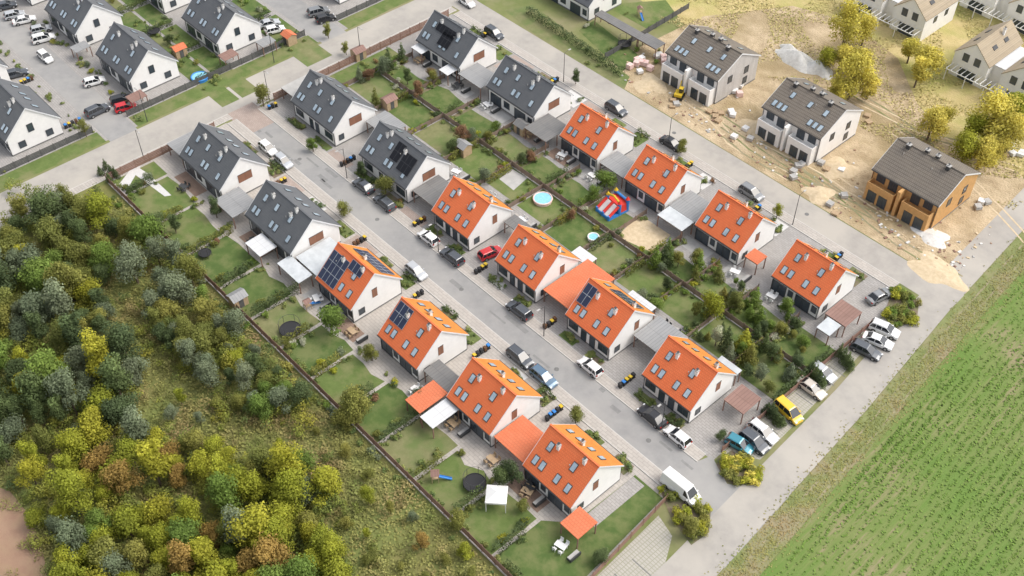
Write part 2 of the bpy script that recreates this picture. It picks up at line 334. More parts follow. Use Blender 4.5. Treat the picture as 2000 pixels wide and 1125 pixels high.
def addwin(T,mat,w,h,n=1,name='window',frame=anth):
    k=(w,h,n,frame.name)
    if k not in WCACHE: WCACHE[k]=wmesh(w,h,n,frame)
    key=('w',len(T)); T.append((key,name,WCACHE[k][0],mat,None)); T.append((('f',len(T)),'frame',WCACHE[k][1],I4,key))
def chim(h=1.0,s=.45,m=plaster):
    b=MB(); b.box((-s/2,-s/2,-.9),(s/2,s/2,h*.75),m); b.box((-s/2-.06,-s/2-.06,h*.75+.003),(s/2+.06,s/2+.06,h*.75+.1),concrete)
    b.cyl((0,0,h*.75+.1),(0,0,h*.75+.38),.12,.10,concrete,8); b.box((-.18,-.18,h*.75+.4),(.18,.18,h*.75+.44),anth); return b.mesh('chimney')
CH=chim(); CHd=chim(.9,.65,anth); 
def ventm():
    b=MB(); b.cyl((0,0,-.2),(0,0,.3),.05,.05,concrete,8); b.cyl((0,0,.3),(0,0,.38),.09,.04,concrete,8); return b.mesh('vent_pipe')
VENT=ventm()
def house_T(L,W,he,pitch,mn,mf,near,gpanel,sky_lo,sky_hi,sky_far,chs,wallm=plaster,gablem=None,dorm=0):
    p=math.radians(pitch); rise=W/2*math.tan(p); T=[]
    xi=L/2-.14; yi=W/2-.4; zt=he+.4*math.tan(p)-.02; zr=he+rise-.02
    b=MB(); gm=gablem or wallm
    vs=[(-xi,-yi,0),(-xi,yi,0),(-xi,yi,zt),(-xi,0,zr),(-xi,-yi,zt),(xi,-yi,0),(xi,yi,0),(xi,yi,zt),(xi,0,zr),(xi,-yi,zt)]
    b.add(vs,[(0,5,9,4),(1,2,7,6)],wallm); b.add(vs,[(0,4,3,2,1),(5,6,7,8,9)],gm)
    T.append(('wall','wall',b.mesh('wall'),I4,None))
    b=MB()
    b.box((-xi-.02,-yi-.02,0),(xi+.02,-yi-.001,.28),plinthm); b.box((xi+.001,-yi,0),(xi+.02,yi,.28),plinthm); b.box((-xi-.02,-yi,0),(-xi-.001,yi,.28),plinthm); b.box((-xi,yi+.001,0),(xi,yi+.02,.28),plinthm)
    T.append(('plinth','plinth',b.mesh('plinth'),I4,None))
    b=MB(); slabroof(b,L,W,he,rise,mn,mf)
    b.box((-L/2,-.13,he+rise+.10),(L/2,.13,he+rise+.24),mn)
    T.append(('roof','roof',b.mesh('roof'),I4,None))
    for sx in(-1,1):
        b=MB(); x0,x1=sorted((sx*(L/2+.002),sx*(L/2+.05))); w=W/2
        pr=[(-w,he-.08),(0,he+rise-.08),(w,he-.08),(w,he+.19),(0,he+rise+.19),(-w,he+.19)]
        vs=[(x0,a,c) for a,c in pr]+[(x1,a,c) for a,c in pr]
        fs=[(0,1,4,5),(1,2,3,4),(11,10,7,6),(10,9,8,7)]+[(i,(i+1)%6,6+(i+1)%6,6+i) for i in range(6)]
        b.add(vs,fs,whitemetal); T.append((('flash',sx),'verge_flashing',b.mesh('verge_flashing'),I4,'roof'))
    b=MB(); b.cyl((-L/2,0,0),(L/2,0,0),.085,.085,anth,8); gm2=b.mesh('gutter')
    for sy in(-1,1): T.append((('gut',sy),'gutter',gm2,T_(0,sy*(W/2+.08),he+.02),'roof'))
    b=MB(); b.cyl((0,0,0),(0,0,he-.05),.05,.05,anth,6); dp=b.mesh('downpipe')
    for sx in(-1,1): T.append((('dp',sx),'downpipe',dp,T_(sx*(L/2-.3),-yi-.08,0),None))
    def onslope(x,s,side,up=.165):
        y=side*(W/2-s*math.cos(p)); z=he+s*math.sin(p)+up
        return T_(x,y,z)@(RX(p) if side<0 else RZ(math.pi)@RX(p))
    for s,xs,side in((1.75,sky_lo,-1),(W/2/math.cos(p)*.66,sky_hi,-1),(W/2/math.cos(p)*.55,sky_far,1)):
        for x in xs:
            k=('s',len(T)); T.append((k,'skylight',SKY[0],onslope(x,s,side),'roof'))
            T.append((('g',len(T)),'glass',SKY[1],onslope(x,s,side),'roof'))
    for x,y,d in chs:
        z=he+rise-abs(y)*math.tan(p)+.16
        T.append((('c',len(T)),'chimney',CHd if d else CH,T_(x,y,z),'roof'))
    for x in(-L*.3,L*.12): 
        T.append((('v',len(T)),'vent_pipe',VENT,T_(x,-1.9,he+rise-1.9*math.tan(p)+.16),'roof'))
    for (x,w,h,z,n,nm) in near: addwin(T,T_(x,-yi,z),w,h,n,nm)
    for (x,w,h,z,n,nm) in near[:3]: addwin(T,T_(-x,yi,z)@RZ(math.pi),w,h,n,nm)
    for sx in(-1,1):
        for (y,w,h,z,kind) in gpanel:
            mt=T_(sx*xi,y*sx,z)@RZ(sx*math.pi/2)
            if kind=='p':
                b=MB(); b.box((-w/2,-.06,0),(w/2,0,h),brownwood); b.box((-w/2-.04,-.08,h+.001),(w/2+.04,0,h+.05),anth)
                T.append((('p',len(T)),'shutter_panel',b.mesh('shutter_panel'),mt,None))
            else: addwin(T,mt,w,h,1)
    return T,dict(onslope=onslope)
garden=[(-3.1,2.6,2.2,.12,2,'terrace_door'),(1.4,2.6,2.2,.12,2,'terrace_door'),(-.9,.8,1.2,1,1,'window'),(3.6,.8,1.2,1,1,'window')]
entry=[(-.9,1.0,2.1,.12,1,'door'),(.9,1.0,2.1,.12,1,'door'),(-3.1,1.8,1.3,.95,2,'window'),(3.1,1.8,1.3,.95,2,'window')]
slo=[-3.4,-2.1,.7,2.7]; shi=[-2.7,1.7]; sfar=[-3,-1.2,1,2.9]
OG,HO=house_T(9.2,10,3.1,42,clay,clay_sun_tint,garden,[(-.3,.95,1.7,2.9,'p'),(-3,1.0,1.1,1,'w')],slo,shi,sfar,[(-1.6,-1.3,0),(2.6,-.7,0),(0,1.6,0)])
OE,_=house_T(9.2,10,3.1,42,clay,clay_sun_tint,entry,[(1.0,.95,1.7,2.9,'p'),(-3,1.0,1.1,1,'w')],slo,shi,sfar,[(-1.6,-1.3,0),(2.2,-1.5,0),(3.4,1.2,0)])
g2=[(-4.2,2.8,2.2,.12,2,'terrace_door'),(2.4,2.8,2.2,.12,2,'terrace_door'),(-1.2,1.4,1.3,1,2,'window'),(5.1,1.0,1.2,1,1,'window')]
e2=[(-.9,1.0,2.1,.12,1,'door'),(.9,1.0,2.1,.12,1,'door'),(-4.5,2.2,1.3,.95,2,'window'),(4.5,2.2,1.3,.95,2,'window')]
gp=[(.2,2.7,1.6,2.9,'p'),(-3.2,1.0,1.1,1,'w')]
gs=([-5.3,-4.2,-.3,.9,4.4],[-4.4,-1.2,2.6],[-4,-1,1,4])
GG,_=house_T(13,10,3.3,42,slate,slate,g2,gp,*gs,[(-3,-1.0,0),(2.4,-1.4,0),(2.9,-.5,0)])
GE,_=house_T(13,10,3.3,42,slate,slate,e2,gp,*gs,[(-3,-1.0,0),(2.4,-1.4,0),(-2.4,-.5,0)])
gw=[(-.3,1.0,1.5,3.4,'w'),(-2.6,1.2,1.2,1,'w'),(2.6,1.2,1.2,1,'w')]
GU,_=house_T(13,10.5,3.4,42,slate,slate,g2,gw,[-5.2,-3.9,-.6,.6,3.9,5.1],[-4.4,3.2],[-4,-1,1,4],[(-3,-1.0,0),(2.4,-1.2,0),(2.9,-.5,0)])
XR={1:-138.3,2:-117.5,3:-101.5,4:-85.7,5:-69.8,6:-54.0}
ROWY={'A':64.6,'B':88.0,'C':117.6}
for row in 'ABC':
    for i in range(1,7):
        grey=i<=2; L=13 if grey else 9.2
        T=(GE if row=='B' else GG) if grey else (OE if row=='B' else OG)
        sol=(row,i) in (('A',3),('A',4),('B',2),('B',5),('C',1))
        lab='white house with '+('dark grey' if grey else 'orange clay')+' roof'+(' and solar panels' if sol else '')+{'A':' by meadow','B':' facing street','C':' on back street'}[row]
        h=spawn(T,'semi_detached_house',T_(XR[i]-L/2,ROWY[row],0),lab,'house','semi-detached houses of the estate')
        p=math.radians(42); W=10; he=3.3 if grey else 3.1
        def panels(x,s,nx,ny,side,m):
            b=MB(); b.box((0,0,0),(nx*1.02,ny*1.66,.06),m)
            y=side*(W/2-s*math.cos(p)); z=he+s*math.sin(p)+.29
            rt=RX(p) if side<0 else RZ(math.pi)@RX(p)
            obj('solar_panel',b.mesh('solar_panel'),h,T_(x,y,z)@rt)
        if (row,i)==('A',3): panels(-4.4,.5,4,3,-1,solarm); panels(-.2,4.6,3,1,-1,solarm); panels(4,1.2,7,2,1,solarm)
        if (row,i)==('A',4): panels(-4.3,2.9,3,2,-1,solarm)
        if (row,i)==('B',5): panels(-4.3,2.6,2,2,-1,solarm); panels(3.6,2,5,2,1,solarm)
        if (row,i)==('B',2): panels(-.2,2.6,2,2,-1,solarblk); panels(2.3,1.8,3,2,-1,solarblk)
        if (row,i)==('C',1): panels(-1.4,1.5,3,2,-1,solarblk); panels(-3.6,3.6,5,1,-1,solarblk)
for x,y in((-176.3,69),(-197.8,69),(-219.3,69),(-176.3,88),(-197.8,88),(-175,44),(-196.5,44),(-176.3,117),(-197.8,117)):
    spawn(GU,'semi_detached_house',T_(x-6.5,y,0),'white semi-detached house with dark roof and gable windows','house','dark-roofed houses across the road')
spawn(GU,'semi_detached_house',T_(-143,151,0),'white semi-detached house with dark roof beside long garden','house','dark-roofed houses across the road')
def big_T(wallm,gablem,done):
    near=[(-4.6,1.5,1.6,3.5,2,'window'),(-2.2,1.5,2.1,3.1,2,'balcony_door'),(2.2,1.5,2.1,3.1,2,'balcony_door'),(4.6,1.5,1.6,3.5,2,'window')]
    gpan=[(-2.4,1.1,1.4,3.3,'w'),(2.4,1.1,1.4,3.3,'w'),(2.4,1.1,1.4,.9,'w')]
    sl=([-5,-3.9,-2.8,2.8,3.9,5],[-3.2,.6,4.0],[-4,0,4]) if done else ([],[],[])
    T,_=house_T(13,12.6,5.3,27,brownt,brownt,near,gpan,*sl,[(-1.0,.3,1),(1.0,.3,1),(-4,-.6,1),(3.6,-.6,1)],wallm,gablem)
    b=MB(); yf=-6.3+.4
    for sx in(-1,1):
        b.box((sx*3.4-2.6,yf-1.7,0),(sx*3.4+2.6,yf-.002,2.8),wallm)
        b.box((sx*3.4-2.6,yf-1.7,2.803),(sx*3.4+2.6,yf-1.55,3.7),wallm)
        b.box((sx*3.4-2.6,yf-1.547,2.803),(sx*3.4-2.45,yf-.01,3.7),wallm); b.box((sx*3.4+2.45,yf-1.547,2.803),(sx*3.4+2.6,yf-.01,3.7),wallm)
    T.append(('bay','balcony',b.mesh('balcony'),I4,None))
    for x in(-4.6,-2.5,2.5,4.6): addwin(T,T_(x,yf-1.7,.15),1.5,2.1,2,'terrace_door')
    b=MB(); b.box((-.25,yf-1.9,0),(.25,yf-.004,5.2),plaster if done else rawbrick); T.append(('div','dividing_wall',b.mesh('dividing_wall'),I4,None))
    return T
DT=[big_T(plaster,greyblock,1),big_T(plaster,plaster,1),big_T(rawbrick,rawbrick,0)]
for i,x in enumerate((-100.5,-77.2,-53.6)):
    spawn(DT[i],'two_storey_house',T_(x-6.5,149.6,0),['white two-storey house with brown roof and bare block gable','finished white two-storey house with brown tiled roof on sand','unfinished ochre two-storey house with brown tiled roof'][i],'house','houses under construction')
def twin_T():
    T=[]; b=MB(); r=MB()
    for cx in(-5,5):
        vs=[(cx-3.6,-6,0),(cx+3.6,-6,0),(cx+3.6,-6,5),(cx,-6,8.2),(cx-3.6,-6,5),(cx-3.6,6,0),(cx+3.6,6,0),(cx+3.6,6,5),(cx,6,8.2),(cx-3.6,6,5)]
        b.add(vs,[(0,1,2,3,4),(5,9,8,7,6),(0,4,9,5),(1,6,7,2)],plaster)
        for s in(-1,1):
            q=[(cx+s*3.8,-6.15,4.86),(cx,-6.15,8.25),(cx,6.15,8.25),(cx+s*3.8,6.15,4.86)]; q+=[(a,c,z+.18) for a,c,z in q]
            r.add(q,[(0,1,2,3),(4,5,6,7),(0,1,5,4),(1,2,6,5),(2,3,7,6),(3,0,4,7)],beige_roof)
    b.box((-1.4,-4,0),(1.4,5,4.6),plaster); r.box((-1.38,-4.1,4.603),(1.38,5.1,4.75),whitesheet)
    T.append(('w','wall',b.mesh('wall'),I4,None)); T.append(('r','roof',r.mesh('roof'),I4,None))
    pg=MB()
    for x in np.linspace(-8.2,8.2,17): pg.box((x-.06,-8.6,2.5),(x+.06,-6.02,2.62),whp)
    pg.box((-8.3,-8.6,2.38),(8.3,-8.45,2.498),whp)
    for x in(-8.1,-4,0,4,8.1): pg.box((x-.07,-8.58,0),(x+.07,-8.46,2.378),whp)
    T.append(('pg','pergola',pg.mesh('pergola'),I4,None))
    for cx in(-5,5):
        addwin(T,T_(cx-1.2,-6,4.0),1.1,1.5,1); addwin(T,T_(cx+1.2,-6,4.0),1.1,1.5,1)
        addwin(T,T_(cx,-6,.2),3.2,2.1,3,'terrace_door')
        for y in(-2,2):
            addwin(T,T_(cx+3.6,y,3)@RZ(math.pi/2),1.0,1.2,1)
            T.append((('s',len(T)),'skylight',SKY[0],T_(cx-1.9,y,6.75)@RY(-math.radians(41)),'r'))
            T.append((('s',len(T)),'skylight',SKY[0],T_(cx+1.9,y,6.75)@RY(math.radians(41)),'r'))
    T.append(('c','chimney',CH,T_(-4,2,7.9),'r')); T.append(('c2','chimney',CH,T_(4,2,7.9),'r'))
    return T
TW=twin_T()
for x,y in((-95,196),(-68,191),(-47,196),(-80,214),(-110,222)):
    spawn(TW,'twin_gable_house',T_(x,y,0),'white twin-gabled house with beige-brown roof behind building site','house','white twin-gabled houses')
# ---------------- carports and canopies -----------------
def carport(x0,x1,y0,y1,h,m,label,drop=.15,name='carport'):
    T=[];b=MB(); vs=[(x0,y0,h-drop),(x1,y0,h-drop),(x1,y1,h),(x0,y1,h)]
    cx,cy=(x0+x1)/2,(y0+y1)/2
    vs=[(a-cx,c-cy,z) for a,c,z in vs]; vs+=[(a,c,z+.1) for a,c,z in vs]
    b.add(vs,[(3,2,1,0),(4,5,6,7),(0,1,5,4),(1,2,6,5),(2,3,7,6),(3,0,4,7)],m); T.append(('r','roof',b.mesh('roof'),I4,None))
    b=MB(); b.box((-.07,-.07,0),(.07,.07,h-drop-.01),fencem); me=b.mesh('post')
    for sx in(-1,1):
        n=max(2,int((y1-y0)/3)+1)
        for k in range(n): T.append((('p',len(T)),'post',me,T_(sx*((x1-x0)/2-.15),-(y1-y0)/2+.15+k*((y1-y0)-.3)/(n-1),0),None))
    b=MB(); b.box((-(x1-x0)/2+.05,-.05,h-drop-.22),((x1-x0)/2-.05,.05,h-drop-.06),fencem); bm=b.mesh('beam')
    for sy in(-1,1): T.append((('b',sy),'beam',bm,T_(0,sy*((y1-y0)/2-.15),0),None))
    spawn(T,name,T_(cx,cy,0),label,name.replace('_',' '))
def carpx(pts,h,m,label,**k):
    q=[G(a,b,h) for a,b in pts]; xs=[a for a,_ in q]; ys=[b for _,b in q]
    carport(min(xs),max(xs),min(ys),max(ys),h,m,label,**k)
gx=lambda i:(XR[i]+.15,XR[i+1]-9.2-.15 if i>=2 else XR[i+1]-13.15)
a,b_=gx(5)
carport(a,b_,60.2,65.6,2.7,redmetal,'orange tiled carport between orange-roofed houses')
carport(gx(4)[0]+.2,gx(4)[1]-.2,60.5,63.5,2.7,mergedark,'dark small carport between two houses')
carport(-82.9,-79.6,55.2,60.4,2.7,redmetal,'orange tiled canopy over garden terrace',name='terrace_canopy')
carport(-79.2,-76.4,54.9,59.8,2.6,whitesheet,'white sheet canopy over garden terrace',name='terrace_canopy')
carport(-53.7,-50.4,57.4,61.0,2.6,redmetal,'orange porch canopy beside gable wall',name='terrace_canopy')
carport(-125.5,-121.2,56.2,59.5,2.7,whitesheet,'white canopy behind grey-roofed house',name='terrace_canopy')
carport(-118.2,-112.2,57.4,60.0,2.6,polyc,'translucent pergola roof over terrace',name='pergola')
carport(-117.2,-111.1,60.3,67,2.8,polyc,'translucent carport between grey and orange houses')
carport(-137.9,-132,58,63,2.7,greymetal,'grey sheet carport between grey houses')
carport(-156.6,-151.6,60,68,2.7,greymetal,'grey sheet carport beside grey house')
carport(-85.4,-79.4,84.5,94.3,2.8,redmetal,'orange tiled carport between orange houses')
carport(-88.5,-84.6,93.3,95.6,2.6,whitesheet,'white canopy behind orange house',name='terrace_canopy')
carport(-76,-71,93.3,94.7,2.6,whitesheet,'narrow white canopy behind orange house',name='terrace_canopy')
carport(-69.5,-63.6,88,93.6,2.7,greymetal,'grey sheet carport between orange houses')
carport(-58,-54.2,93.3,94.6,2.6,polyc,'narrow glass canopy behind orange house',name='terrace_canopy')
carport(-52.6,-49,88.6,92.6,2.6,brownsheet,'brown carport roof beside gable wall')
carport(-117.3,-111,84.2,90,2.8,mergedark,'dark carport between grey and orange houses')
carport(-157,-151.6,84.5,92,2.7,concrete,'pale flat garage roof beside grey house')
carport(-138,-131.8,90,94.5,2.7,greymetal,'grey carport behind grey houses')
carport(-101.2,-95.8,90.5,93,2.6,mergedark,'dark carport between orange houses')
carport(-85.2,-79.8,110.4,113.4,2.7,polyc,'translucent terrace roof between orange houses',name='pergola')
carport(-85.5,-79.2,113.6,119,2.7,greymetal,'grey sheet carport between orange houses')
carport(-69.2,-66.6,113.5,116,2.6,redmetal,'small orange carport beside orange house')
carport(-138,-131.5,112,117,2.7,greymetal,'grey sheet carport between grey houses')
carport(-117.2,-111.6,110,116,2.7,mergedark,'dark grey carport between houses')
carport(-101.2,-95.6,113,117.5,2.7,greymetal,'grey sheet carport between orange houses')
carport(-53,-49.2,112.8,117,2.6,brownsheet,'reddish brown carport beside parking')
carport(-52.2,-49.8,109.6,112.5,2.5,polyc,'pale canopy beside reddish carport',name='terrace_canopy')
carport(-151,-147.8,111,113.5,2.6,whitesheet,'white canopy behind grey-roofed house',name='terrace_canopy')
carport(-141.5,-138.9,110.2,112.7,2.6,whitesheet,'white glazed canopy over terrace',name='terrace_canopy')
carpx([(1175,20),(1245,75)],2.6,mergedark,'dark pergola roof in large garden',name='pergola')
carpx([(1245,75),(1300,85)],2.6,mergedark,'dark lean-to roof in large garden',name='pergola')
for (x,y,m) in((-172.5,64,brownsheet),(-194.5,64,greymetal),(-172.5,84,brownsheet),(-171.5,92,greymetal)):
    carport(x-2,x+.6,y-2.4,y+.8,2.4,m,'small shed roof beside dark-roofed house')
# ---------------- fences, hedges -----------------
PM={}
def fence(x0,y0,x1,y1,h=1.3,m=fencem,label='brown slatted garden fence'):
    L=math.hypot(x1-x0,y1-y0); a=math.atan2(y1-y0,x1-x0); T=[];b=MB()
    n=max(1,int(L/2.5)); 
    for k in range(n):
        s=L/n*k+.06; e=L/n*(k+1)-.06
        for j in range(5): b.box((s,-.02,.12+j*(h-.2)/5),(e,.02,.12+(j+.82)*(h-.2)/5),m)
    T.append(('p','fence_panel',b.mesh('fence_panel'),I4,None))
    kk=(h,m.name)
    if kk not in PM:
        q=MB(); q.box((-.06,-.06,0),(.06,.06,h+.05),m); PM[kk]=q.mesh('post')
    for k in range(n+1): T.append((('q',k),'post',PM[kk],T_(L/n*k,0,0),None))
    spawn(T,'garden_fence',T_(x0,y0,0)@RZ(a),label,'fence','garden fences')
BX=[-57,-65,-73,-81,-89,-97,-105,-113,-122,-132,-142,-152]
fence(-157.6,48.2,-45.8,48.2,1.5,label='long brown fence between gardens and meadow')
fence(-45.4,48.2,-47.7,71.6,1.4,label='brown fence beside parking area')
fence(-157.5,48.4,-157.5,70,1.8,label='tall brown fence along the road'); fence(-157.5,83,-157.5,126,1.8,label='tall brown fence along the road')
fence(-150.5,103.2,-48,103.2,1.3,fencei,'weathered slatted garden fence')
for i,x in enumerate(BX):
    fence(x,94.5 if x in(-97,-65,-81,-113) else 95,x,103.1,1.2,fencei,'weathered slatted garden fence')
    fence(x+.6,103.3,x+.6,111.5,1.2,fencei,'weathered slatted garden fence')
fence(-47.8,83,-47.8,118,1.4,label='brown fence along the parking bays')
for y0,y1 in((28,53),(60,100)): fence(-171.8,y0,-171.8,y1,1.5,darkfence,'dark panel fence along the grass verge')
fence(-171.8,108,-171.8,126,1.5,darkfence,'dark panel fence along the grass verge')
fence(-125,139,-126,165,1.5,darkfence,'dark fence between garden and building site')
def qmesh(name,V,tint,m):
    n=len(V); me=bpy.data.meshes.new(name); me.vertices.add(n*4); me.vertices.foreach_set('co',V.astype(np.float32).ravel())
    me.loops.add(n*4); me.loops.foreach_set('vertex_index',np.arange(n*4,dtype=np.int32)); me.polygons.add(n)
    me.polygons.foreach_set('loop_start',np.arange(0,n*4,4,dtype=np.int32)); me.update(calc_edges=True)
    at=me.attributes.new('tint','FLOAT','POINT'); at.data.foreach_set('value',np.repeat(tint,4).astype(np.float32))
    me.materials.append(m); me.update(); return me
def leafquads(pos,nor,size,asp=.7):
    n=len(pos); nor=nor/np.linalg.norm(nor,axis=1,keepdims=True)
    r=rng.normal(size=(n,3)); a=np.cross(nor,r); a/=np.linalg.norm(a,axis=1,keepdims=True)+1e-9; b=np.cross(nor,a)
    s=(size*(.6+.8*rng.random(n)))[:,None]/2
    return np.stack([pos-a*s,pos-b*s*asp,pos+a*s,pos+b*s*asp],axis=1)
def cloud(cs,rs,n,size,tv=.22,squash=.9,up=.35,zg=True,fea=.45):
    cs=np.array(cs,float);rs=np.array(rs,float); pr=rs**2/np.sum(rs**2); idx=rng.choice(len(rs),n,p=pr)
    d=rng.normal(size=(n,3)); d[:,2]+=up; d/=np.linalg.norm(d,axis=1,keepdims=True)
    rad=rs[idx]*(.62+fea*rng.random(n)**1.2); sc=np.array([1,1,squash])
    pos=cs[idx]+d*rad[:,None]*sc
    bt=1+tv*(rng.random(len(rs))-.5)*2
    t=bt[idx]*(.78+.44*rng.random(n))
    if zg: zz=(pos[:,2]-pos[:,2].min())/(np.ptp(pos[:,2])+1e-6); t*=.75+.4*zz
    return leafquads(pos,d+rng.normal(size=(n,3))*.5+np.array([0,0,.4]),size),t
def tree_mesh(R,Hh,n,size,k,kind='round'):
    cs=[];rs=[]
    for i in range(k):
        if kind=='round':
            a=random.uniform(0,6.28); q=R*random.uniform(.05,.8); z=Hh*random.uniform(.3,.9); 
            f=1-abs(z/Hh-.5)*1.25
            cs.append((math.cos(a)*q*f,math.sin(a)*q*f,z)); rs.append(R*random.uniform(.18,.4))
        else:
            t=i/(k-1); a=i*2.4; q=R*.45*(1-t); cs.append((math.cos(a)*q,math.sin(a)*q,Hh*(.12+.84*t))); rs.append(R*(.62*(1-t)+.16))
    V,t=cloud(cs,rs,n,size,fea=.75 if kind=='round' else .45)
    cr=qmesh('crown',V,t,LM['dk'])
    b=MB(); b.cyl((0,0,0),(0,0,Hh*.55),R*.05+.04,R*.03+.02,bark,8)
    for i in range(5):
        c=cs[i%len(cs)]; b.cyl((0,0,Hh*(.25+.06*i)),(c[0]*.8,c[1]*.8,c[2]),R*.025+.015,.01,bark,5)
    return b.mesh('trunk'),cr
random.seed(11)
TR=[tree_mesh(2.5,5.4,3800,.24,26),tree_mesh(2.5,6.6,3800,.24,30),tree_mesh(2.5,4.6,3500,.24,24),tree_mesh(2.5,5.8,3600,.25,20),tree_mesh(2.5,5.0,4000,.22,34),tree_mesh(2.5,7.2,3800,.23,28),tree_mesh(2.2,7.0,3400,.24,18)]
CONE=[tree_mesh(1.5,5.5,1500,.25,10,'cone'),tree_mesh(1.5,5,1500,.25,9,'cone')]
def setm(o,m):
    o.material_slots[0].link='OBJECT'; o.material_slots[0].material=m
LN={'dk':'dark green','yg':'yellow-green','ol':'olive green','gg':'grey-green','gd':'golden','br':'bright green','rd':'reddish','fl':'white flowering','ru':'rust-tinged'}
KEEP=[(G(1159,463,.5),2.4),(G(1060,388,.5),2.6),(G(1192,412,.5),3.6),(G(1255,458),3.6),(G(970,972,1.5),2.0),(G(567,643),2.2),(G(927,943),2.2),(G(400,494),1.6),(G(1005,350),2.2),(G(850,930,1),1.8)]
def free(x,y): return all((x-a[0])**2+(y-a[1])**2>r*r for a,r in KEEP)
def tree(x,y,R,k,where='in the meadow',cone=False,grp=None):
    if not free(x,y): return
    tr,cr=random.choice(CONE if cone else TR); s=R/(1.5 if cone else 2.5)
    e=obj('conifer_tree' if cone else 'leafy_tree',None,None,T_(x,y,0)@RZ(random.uniform(0,6.28))@Matrix.Diagonal((s,s*random.uniform(.82,1.2),s*random.uniform(.8,1.2),1)),
        f"{LN[k]} {'conifer' if cone else 'leafy tree'} {where}",'tree',grp or 'trees around the estate')
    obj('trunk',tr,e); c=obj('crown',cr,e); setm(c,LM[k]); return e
def bush_mesh(R,h,n):
    cs=[];rs=[]
    for i in range(9):
        a=random.uniform(0,6.28);q=R*random.uniform(0,.65); cs.append((math.cos(a)*q,math.sin(a)*q,h*random.uniform(.25,.65))); rs.append(R*random.uniform(.28,.5))
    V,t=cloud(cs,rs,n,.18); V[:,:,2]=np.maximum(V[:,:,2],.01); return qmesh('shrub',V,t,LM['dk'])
BU=[bush_mesh(1,1.2,520) for _ in range(6)]
BL=[]
def bush(x,y,R,k,where='in a front garden'):
    if free(x,y): BL.append((x,y,R,k,where))
def hedge(x0,y0,x1,y1,w=.8,h=1.4,k='dk',label='clipped green hedge between gardens'):
    L=math.hypot(x1-x0,y1-y0); n=int(L*(2*h+w)*36); u=rng.random(n)
    side=rng.choice(3,n,p=[h/(2*h+w),h/(2*h+w),w/(2*h+w)])
    py=np.where(side==0,-w/2,np.where(side==1,w/2,(rng.random(n)-.5)*w)); pz=np.where(side==2,h,rng.random(n)*h)
    nn=np.zeros((n,3)); nn[side==0,1]=-1; nn[side==1,1]=1; nn[side==2,2]=1
    ph=random.uniform(0,6); wob=.18*np.sin(u*L*1.7+ph)+.12*np.sin(u*L*4.1+ph)+.1*rng.normal(size=n)
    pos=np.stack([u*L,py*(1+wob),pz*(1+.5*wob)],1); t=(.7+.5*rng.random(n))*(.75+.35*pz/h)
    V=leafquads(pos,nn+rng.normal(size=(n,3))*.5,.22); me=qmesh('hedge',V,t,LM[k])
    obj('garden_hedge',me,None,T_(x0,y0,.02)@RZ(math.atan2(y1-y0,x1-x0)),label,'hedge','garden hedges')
random.seed(21)
# ---------------- gardens -----------------
DRV=[decking,paver,warmpav,paver2,concrete]
def lawnpoly(x0,x1,y0,y1):
    j=lambda: random.uniform(-.35,.35)
    return [(x0,y0),(x1,y0),(x1,y1+j()),( (x0*1+x1*2)/3,y1+j()*2),((x0*2+x1)/3,y1+j()*2),(x0,y1+j())]
for i in range(len(BX)-1):
    x1=BX[i]; x0=BX[i+1]
    sheet('lawn_grass',lawnpoly(x0+.3,x1-.3,48.6,56.8-random.uniform(0,1.2)),.03,random.choice(lawns+[lawns[0]]))
    m=random.choice(lawns+[lawns[2],lawns[0]]); sheet('lawn_grass',rect(x0+.2,x1-.2,95.6+random.uniform(0,1.5),103),.03,m)
    m=random.choice(lawns+[lawns[2],lawns[0]]); sheet('lawn_grass',lawnpoly(x0+.8,x1+.4,103.4,109.4-random.uniform(0,1.2)),.03,m)
    for y0,y1 in((57.4,59.8),(110.0,112.6),(93.2,95.3)):
        if random.random()<.85: sheet('terrace_pavement',rect(x0+random.uniform(.8,2),x1-random.uniform(.6,2),y0,y1),.045,random.choice(DRV))
sheet('lawn_grass',[(-56.7,48.6),(-46.2,48.6),(-47,57),(-48.2,71.4),(-53.3,71.4),(-53.5,60),(-56.7,57)],.03,lawns[2])
sheet('lawn_grass',rect(-56.8,-48.2,95.6,103),.03,lawns[0]); sheet('lawn_grass',rect(-56.2,-48.2,103.4,110),.03,lawns[2])
sheet('lawn_grass',rect(-157,-152.3,49,57),.03,lawns[0]); sheet('lawn_grass',rect(-157,-152.3,95,110),.03,lawns[0])
sheet('side_path_pavement',rect(-53.3,-51.2,61.5,71),.05,paver2)
q=P([(225,370),(262,322),(275,325),(240,385)]); sheet('gravel_path',q,.05,gravelw)
q=P([(262,322),(290,340),(335,382),(322,384),(262,340)]); sheet('gravel_path',q,.055,gravelw)
q=P([(1238,430),(1250,420),(1310,460),(1270,492),(1205,462)]); sheet('sandpit_ground',q,.05,sandheap)
q=P([(975,350),(1000,330),(1030,348),(1003,372)]); sheet('sandpit_ground',q,.05,concrete)
ks=['dk','ol','yg','gg','br','dk','rd','ol','fl','br']
